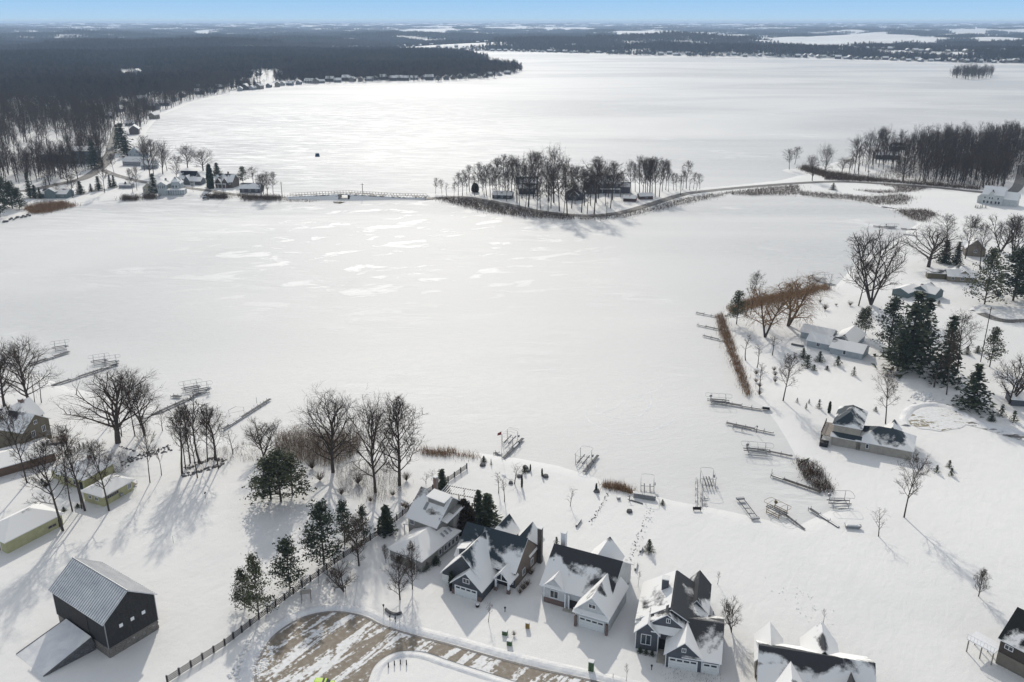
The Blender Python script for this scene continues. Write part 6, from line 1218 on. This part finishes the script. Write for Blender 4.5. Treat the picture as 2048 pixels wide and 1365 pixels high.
for s_ in (-1, 1):
    a = cpt + ex * (s_ * 3.0); b_ = cpt + ex * (s_ * 5.2); MB().hexa([a - ey * 1.4, b_ - ey * 1.9, b_ - ey * 1.5, a - ey * 1.0], [a - ey * .5 + Vector((0, 0, 2.9)), b_ - ey * 1.2 + Vector((0, 0, 2.0)), b_ - ey * .8 + Vector((0, 0, 2.0)), a - ey * .1 + Vector((0, 0, 2.9))]).build('wing_wall', M['fence'], t)
    MB().hexa([a - ey * .3 - ex * .3, a - ey * .3 + ex * .3, a + ey * 7.6 + ex * .3, a + ey * 7.6 - ex * .3], [a - ey * .3 - ex * .3 + Vector((0, 0, 2.95)), a - ey * .3 + ex * .3 + Vector((0, 0, 2.95)), a + ey * 7.6 + ex * .3 + Vector((0, 0, 2.95)), a + ey * 7.6 - ex * .3 + Vector((0, 0, 2.95))]).build('abutment', M['concrete'], t)
gp = MB().box(-.1, .1, -.1, .1, 0, 1.1).mesh('rail_post', M['fence'])
for side in (-.05, 7.3):
    n = 46; pp = None
    for k in range(n + 1):
        s_ = LB_ * k / n; p = bl - q0 + ex * s_ + ey * side + Vector((0, 0, bh(s_))); link('rail_post', gp, t, p)
        if pp is not None: MB().tube(pp + Vector((0, 0, 1.05)), p + Vector((0, 0, 1.05)), .1, .1, 4).build('guard_rail', M['fence'], t)
        pp = p
wt = MB().face([G(x, y, -.38) for x, y in [(664, 402), (695, 402), (690, 405), (680, 408), (668, 407)]][::-1]).build('open_water', plain('shallow_water', (.12, .10, .06), .12, .2, 1, 0, .5)); kind(wt, 'structure', 'patch of thin brown ice at the bridge opening')

# ------------------------------------------------------------------ docks and boat lifts
def dock(a, b, wd, label, m='dockwood', z=-.4, hgt=.55, name='dock'):
    A_, B_ = Vector(G(a[0], a[1], z)), Vector(G(b[0], b[1], z)); d = B_ - A_; t = thing(name, label, 'dock', A_, math.atan2(d.y, d.x)); L_ = d.length; n = max(2, round(L_ / 3.0)); pm = MB().box(.03, L_ / n - .03, -wd / 2, wd / 2, hgt - .08, hgt + .04).mesh('deck_section', M[m]); lm = MB().box(-.05, .05, -.05, .05, 0, hgt + .5).mesh('leg', M['galv'])
    sn = MB().box(.1, L_ / n - .1, -wd * .32, wd * .30, hgt + .042, hgt + .10).mesh('snow_strip', M['snow'])
    for k in range(n):
        q = link('deck_section', pm, t, (k * L_ / n, 0, 0))
        if random.random() < .35: link('snow_strip', sn, q)
        for s_ in (-1, 1): link('leg', lm, t, (k * L_ / n, s_ * (wd / 2 + .06), 0))
    return t
def lift(px, py, ang, label, L=6.2, W=3.2, canopy=3.0, m='galv', z=-.4, group=None, bunks=2, open_=False, sc=1):
    t = thing('boat_lift', label, 'boat lift', G(px, py, z), R(ang), group, sc); mm = M[m]; r_ = .05
    for x in (-W / 2, W / 2):
        for y in (-L * .28, L * .28): MB().tube((x, y, 0), (x, y, canopy - .6), .08, .08, 4).build('upright', mm, t)
    b = MB(); 
    for y in (-L * .28, L * .28): b.tube((-W / 2, y, .9), (W / 2, y, .9), .07)
    for x in (-W / 2, W / 2): b.tube((x, -L * .28, .35), (x, L * .28, .35), .1); b.tube((x, -L * .28, .95), (x, L * .28, .95), .09)
    b.build('lower_frame', mm, t)
    for k in range(bunks): x = -W * .22 + k * W * .44 / max(1, bunks - 1); MB().box(x - .13, x + .13, -L * .42, L * .42, 1.02, 1.16).build('bunk', M['dockwood'], t)
    z1 = canopy; b = MB(); pts = [(-W / 2 * 1.05, -L / 2, z1 - .35), (-W / 2, -L / 2, z1), (W / 2, -L / 2, z1), (W / 2 * 1.05, -L / 2, z1 - .35)]
    ring = [(-W / 2, -L / 2 + .4, z1), (-W / 4, -L / 2, z1), (W / 4, -L / 2, z1), (W / 2, -L / 2 + .4, z1), (W / 2, L / 2 - .4, z1), (W / 4, L / 2, z1), (-W / 4, L / 2, z1), (-W / 2, L / 2 - .4, z1), (-W / 2, -L / 2 + .4, z1)]
    b.path(ring, r_)
    if not open_:
        for k in range(1, 4): y = -L / 2 + L * k / 4; b.path([(-W / 2, y, z1), (0, y, z1 + .35), (W / 2, y, z1)], .04, 3)
    for x in (-W / 2, W / 2):
        for y in (-L * .28, L * .28): b.tube((x, y, canopy - .6), (x, y, z1), .06)
    b.build('canopy_frame', mm, t)
    w_ = MB().tube((W / 2 + .15, L * .28, 1.7), (W / 2 + .45, L * .28, 1.7), .42, .42, 10).build('winch_wheel', mm, t); return t
dock((61, 731), (139, 706), 1.3, 'dark dock half hidden behind the bare trees at the left'); lift(122, 700, -62, 'boat lift at the end of the leftmost dock')
dock((105, 774), (237, 730), 1.1, 'long dark dock left of the large shore oak'); lift(200, 728, -64, 'left one of two canopy lifts beside the long dark dock', L=6.6); lift(222, 731, -64, 'right one of two canopy lifts beside the long dark dock', L=6.6)
dock((289, 840), (414, 783), 1.0, 'long dark dock running out behind the thin tree clump'); lift(383, 782, -62, 'left one of two lifts beside the second dock', L=7); lift(404, 786, -62, 'right one of two lifts beside the second dock', L=7); dock((345, 795), (362, 797), 1.4, 'short detached dock panel left of the second dock lifts')
dock((446, 862), (541, 801), .9, 'long thin dark dock left of the big oaks')
t = thing('arched_frame', 'empty thin arched canopy frame beside the third dock', 'frame', G(*Z3(108, 325), -.4), R(30)); b = MB(); b.path([(-2.2, 0, 0), (-2.2, 0, 2.2), (0, .3, 2.8), (2.2, 0, 2.2), (2.2, 0, 0)], .06); b.tube((-2.2, 0, 1.2), (2.2, 0, 1.2), .05); b.build('hoop', M['galv'], t)
for x_, y_, t_ in ((265, 250, 230), (323, 215, 200), (380, 185, 165), (290, 215, 160)): px, py = Z3(x_, y_); post_thing('dock_pile', 'thin pile standing in the ice beside the third dock', px, py, Z3(0, t_)[1], .08, 'galv', None, 'pile', 'piles beside the third dock')
dock((1007, 920), (1046, 880), .8, 'thin dock beside the lift nearest the flagpole'); lift(1020, 886, -24, 'boat lift with slatted bunks beside the flagpole', canopy=3.2); dock((989, 908), (1004, 912), .9, 'small low deck at the foot of the flagpole', hgt=.4)
h_ = top_h(1003, 912, 863); t = thing('flagpole', 'tall thin flagpole with a limp dark flag on the near shore', 'flagpole', G(1003, 912)); MB().tube((0, 0, 0), (0, 0, h_), .05, .03, 5).build('pole', M['galv'], t); MB().hexa([(-1.1, -.03, h_ - 1.3), (0, -.02, h_ - 1.0), (0, .02, h_ - 1.0), (-1.1, .03, h_ - 1.3)], [(-1.0, -.03, h_ - .6), (0, -.02, h_ - .05), (0, .02, h_ - .05), (-1.0, .03, h_ - .6)]).build('flag', M['red'], t)
dock((1169, 948), (1196, 914), .7, 'thin dock right of the middle boat lift'); lift(1167, 926, -26, 'middle boat lift standing on the near ice', canopy=3.4, open_=True)
lift(1294, 986, -8, 'boat lift behind the stack of dock panels', canopy=3.6, open_=True)
t = thing('dock_panel_stack', 'stack of grey dock panels lying on the near shore', 'dock panels', G(1289, 997), R(-18))
for k in range(5): MB().box(-2.7, 2.7, -.55 + .05 * k, .55 + .05 * k, .24 * k, .24 * k + .19).build('dock_panel', M['galv'], t)
t = thing('plank', 'short dark plank lying near the stacked dock panels', 'plank', G(*R9(1655, 845)), R(-32)); MB().box(-1.6, 1.6, -.15, .15, 0, .25).build('board', M['dockwood'], t)
t = thing('crate', 'small snow topped box on the near shore below the reeds', 'box', G(*R9(1470, 812)), .2); MB().box(-.4, .4, -.4, .4, 0, .6).build('box_body', M['galv'], t); MB().box(-.42, .42, -.42, .42, .602, .7).build('snow_cap', M['snow'], t)
t = thing('hand_pump', 'dark upright pump stand near the dock panel stack', 'pump', G(*R9(1580, 830))); MB().tube((0, 0, 0), (0, 0, 1.5), .1, .08, 6).build('post', M['black'], t); MB().tube((-.5, 0, 1.2), (.5, 0, 1.4), .06).build('arm', M['black'], t); MB().tube((-.4, 0, .5), (.3, 0, .05), .08).build('brace', M['black'], t)
lift(1415, 971, -2, 'upright boat lift standing alone on the near ice', canopy=3.4, open_=True, bunks=3)
for k, (a, b_) in enumerate((((1393, 1018), (1393, 957)), ((1402, 1018), (1404, 978)))): dock(a, b_, .35, ('left' if k == 0 else 'right') + ' rail of the snow covered dock below the upright lift', 'galv', hgt=.3)
dock((1402, 1000), (1416, 999), .4, 'upper cross piece of the snow covered dock', 'galv', hgt=.35); dock((1404, 1010), (1415, 1011), .4, 'lower cross piece of the snow covered dock', 'galv', hgt=.35)
t = thing('bench', 'dark bench at the landward end of the snow covered dock', 'bench', G(1394, 1022), 0); MB().box(-1, 1, -.25, .25, .4, .48).build('seat', M['fence'], t); MB().box(-1, 1, .25, .32, .45, .9).build('backrest', M['fence'], t); [MB().box(a - .05, a + .05, -.2, .2, 0, .4).build('leg', M['fence'], t) for a in (-.8, .8)]
t = thing('unused_dock', 'long narrow dark dock frame pulled up on the shore', 'dock frame', G(1495, 1019), R(98)); b = MB(); b.tube((-4.8, -.75, .3), (4.8, -.75, .3), .1); b.tube((-4.8, .75, .3), (4.8, .75, .3), .1); b.build('side_beams', M['dockwood'], t); [MB().box(x - .35, x + .35, -1, 1, .1, .55).build('end_float', M['galv'], t) for x in (-4.6, 4.6)]; [MB().box(x - .06, x + .06, -.7, .7, .2, .3).build('crossbar', M['dockwood'], t) for x in (-2.4, 0, 2.4)]
lift(1553, 1028, 38, 'rusty tan boat lift with long bunks and a walkway', canopy=2.6, m='orange', bunks=3); dock((1570, 1033), (1609, 1063), .5, 'thin walkway beside the rusty tan boat lift')
lift(1677, 1012, 86, 'broad boat lift close to the marsh grass', L=6.5, W=3.6, canopy=3.2, open_=True); dock((1619, 1021), (1677, 1059), .7, 'thin diagonal dock left of the snow covered boat'); dock((1543, 954), (1642, 988), .9, 'long black dock running to the marsh grass', 'fence')
post_thing('dock_pile', 'thin pile at the lake end of the long black dock', 1543, 951, 938, .06, 'galv', None, 'pile'); 
lift(1513, 908, 80, 'boat lift on the dock above the long black dock', L=8.5, W=3, canopy=2.8); dock((1493, 897), (1585, 916), .7, 'thin dock above the long black dock')
dock((1453, 849), (1547, 869), .9, 'thin grey dock with handrail, second from the top of the lower four'); dock((1466, 858), (1502, 866), .5, 'narrow side walkway below the handrailed dock', hgt=1.0); post_thing('dock_crane', 'upright winch post on the handrailed dock', 1513, 866, 854, .1, 'black', 'box', 'winch')
lift(1436, 808, 80, 'boat lift at the end of the uppermost lower dock', L=8, W=3, canopy=2.8); dock((1424, 805), (1523, 821), 1.2, 'grey dock, uppermost of the lower four'); ubox(1532, 818, 2.2, 1.2, .8, 'black', 'black box at the landward end of the uppermost lower dock')
dock((1393, 628), (1437, 636), .8, 'uppermost of three thin docks left of the reed strip'); dock((1395, 652), (1445, 663), .8, 'middle one of three thin docks left of the reed strip'); dock((1407, 674), (1452, 685), .8, 'lowest of three thin docks left of the reed strip')
dock((1628, 561), (1671, 573), 1.2, 'short dark dock above the willows'); lift(1637, 562, 80, 'faint canopy lift beside the short dock above the willows', L=9, W=3.5, canopy=3.5)
dock((1747, 454), (1790, 458), 1.6, 'thin dock on the ice of the right bay'); lift(1782, 457, 85, 'low lift on the ice of the right bay', L=8, canopy=2.4); dock((1802, 459), (1832, 461), 1.8, 'thin dock close to the marsh patch'); dock((1808, 470), (1835, 474), 3, 'broad dark dock below the marsh patch'); dock((1764, 415), (1792, 419), 1.5, 'dark plank dock at the tip of the marsh')
t = thing('beached_boat', 'small snow covered boat on the shore below the broad lift', 'boat', G(1705, 1056), R(-10)); MB().hexa([(-1.6, -.5, 0), (1.3, -.5, 0), (1.3, .5, 0), (-1.6, .5, 0)], [(-1.8, -.8, .7), (1.9, -.55, .8), (1.9, .55, .8), (-1.8, .8, .7)]).build('hull', M['galv'], t); MB().hexa([(-1.6, -.7, .702), (1.5, -.5, .802), (1.5, .5, .802), (-1.6, .7, .702)], [(-1.2, -.4, .95), (.9, -.3, 1.0), (.9, .3, 1.0), (-1.2, .4, .95)]).build('snow_cover', M['snow'], t)
t = thing('canoe', 'thin green canoe lying at the edge of the marsh grass', 'canoe', G(*R2(1240, 653)), R(35)); MB().hexa([(-1.6, -.15, 0), (1.6, -.15, 0), (1.6, .15, 0), (-1.6, .15, 0)], [(-2.2, -.02, .4), (2.2, -.02, .4), (2.2, .02, .4), (-2.2, .02, .4)]).build('hull', M['green'], t)
for a, b_, lb in ((R9(1035, 1100), R9(1085, 1030), 'dark sliver of retaining wall in the snow above the white house'), ((1270, 1142), (1273, 1125), 'dark sliver of retaining wall right of the white house'), ((1280, 1106), (1284, 1095), 'small dark edge of wall above the right path')):
    A_, B_ = Vector(G(*a)), Vector(G(*b_)); d = B_ - A_; t = thing('retaining_wall', lb, 'wall', A_, math.atan2(d.y, d.x)); MB().box(0, d.length, -.15, .15, -.1, .55).build('wall_face', M['rock'], t)
    MB().box(0, d.length, -.25, .15, .552, .65).build('snow_cap', M['snow'], t)

# ------------------------------------------------------------------ marks in the snow
def trail(pts, n, s0, s1, name, label, z=0, w_=.5):
    b = MB(); wp = smooth(PX(pts, z), 5)
    for (x, y) in along(wp, n):
        x += random.uniform(-w_, w_); y += random.uniform(-w_, w_); s_ = random.uniform(s0, s1); k = 6; ring = [(x + math.cos(6.28 * i / k) * s_ * random.uniform(.7, 1.2), y + math.sin(6.28 * i / k) * s_ * random.uniform(.7, 1.2), z + .03) for i in range(k)]
        for i in range(k): b.face([ring[i], ring[(i + 1) % k], (x, y, z + .03 + s_ * .5)])
    o = b.build(name, M['bank']); return kind(o, 'stuff', label)
trail([(1219, 982), (1205, 1010), (1194, 1030), (1180, 1050)], 34, .1, .2, 'footprints', 'trampled footprints down to the tall reeds', .05)
trail([(1302, 1018), (1290, 1050), (1280, 1080), (1262, 1120), (1255, 1150)], 60, .1, .2, 'footprints', 'trampled footprints right of the white house', .05, 1.2)
trail([(1560, 1170), (1600, 1200), (1640, 1230), (1660, 1240)], 50, .08, .15, 'footprints', 'scattered footprints above the tan sided house', .05, 3)
trail([(520, 1300), (500, 1330), (490, 1360)], 160, .2, .5, 'snow_lumps', 'lumps of ploughed snow left of the cul-de-sac', .05, 3)
trail([(1835, 805), (1850, 790), (1870, 800)], 60, .3, .8, 'snow_lumps', 'heaped snow beyond the right turning circle', .05, 2.5)
def ice_track(cx, cy, rx, ry, a0, a1, label):
    pts = [(cx + rx * math.cos(R(a)), cy + ry * math.sin(R(a))) for a in range(a0, a1 + 1, 6)]; wp = [G(x, y, -.4)[:2] for x, y in pts]; return bank(wp, .45, .035, 'ice_track', label, .1, -.4, M['track'])
ice_track(1262, 828, 90, 38, 10, 200, 'snowmobile track, widest loop on the near ice'); ice_track(1245, 812, 52, 26, -60, 220, 'snowmobile track, middle loop on the near ice'); ice_track(1275, 800, 28, 34, -90, 90, 'snowmobile track, small loop on the near ice'); ice_track(1250, 840, 80, 30, 20, 120, 'snowmobile track, inner arc on the near ice')
for a, b_ in (((1190, 830), (1330, 770)), ((420, 240), (430, 300))):
    A_, B_ = G(*a, -.4), G(*b_, -.4); wp = [(A_[0] + (B_[0] - A_[0]) * k / 20 + math.sin(k * .5) * 1.5, A_[1] + (B_[1] - A_[1]) * k / 20) for k in range(21)]; bank(wp, .5, .03, 'ice_track', 'single curving track across the ice', .2, -.4, M['track'])
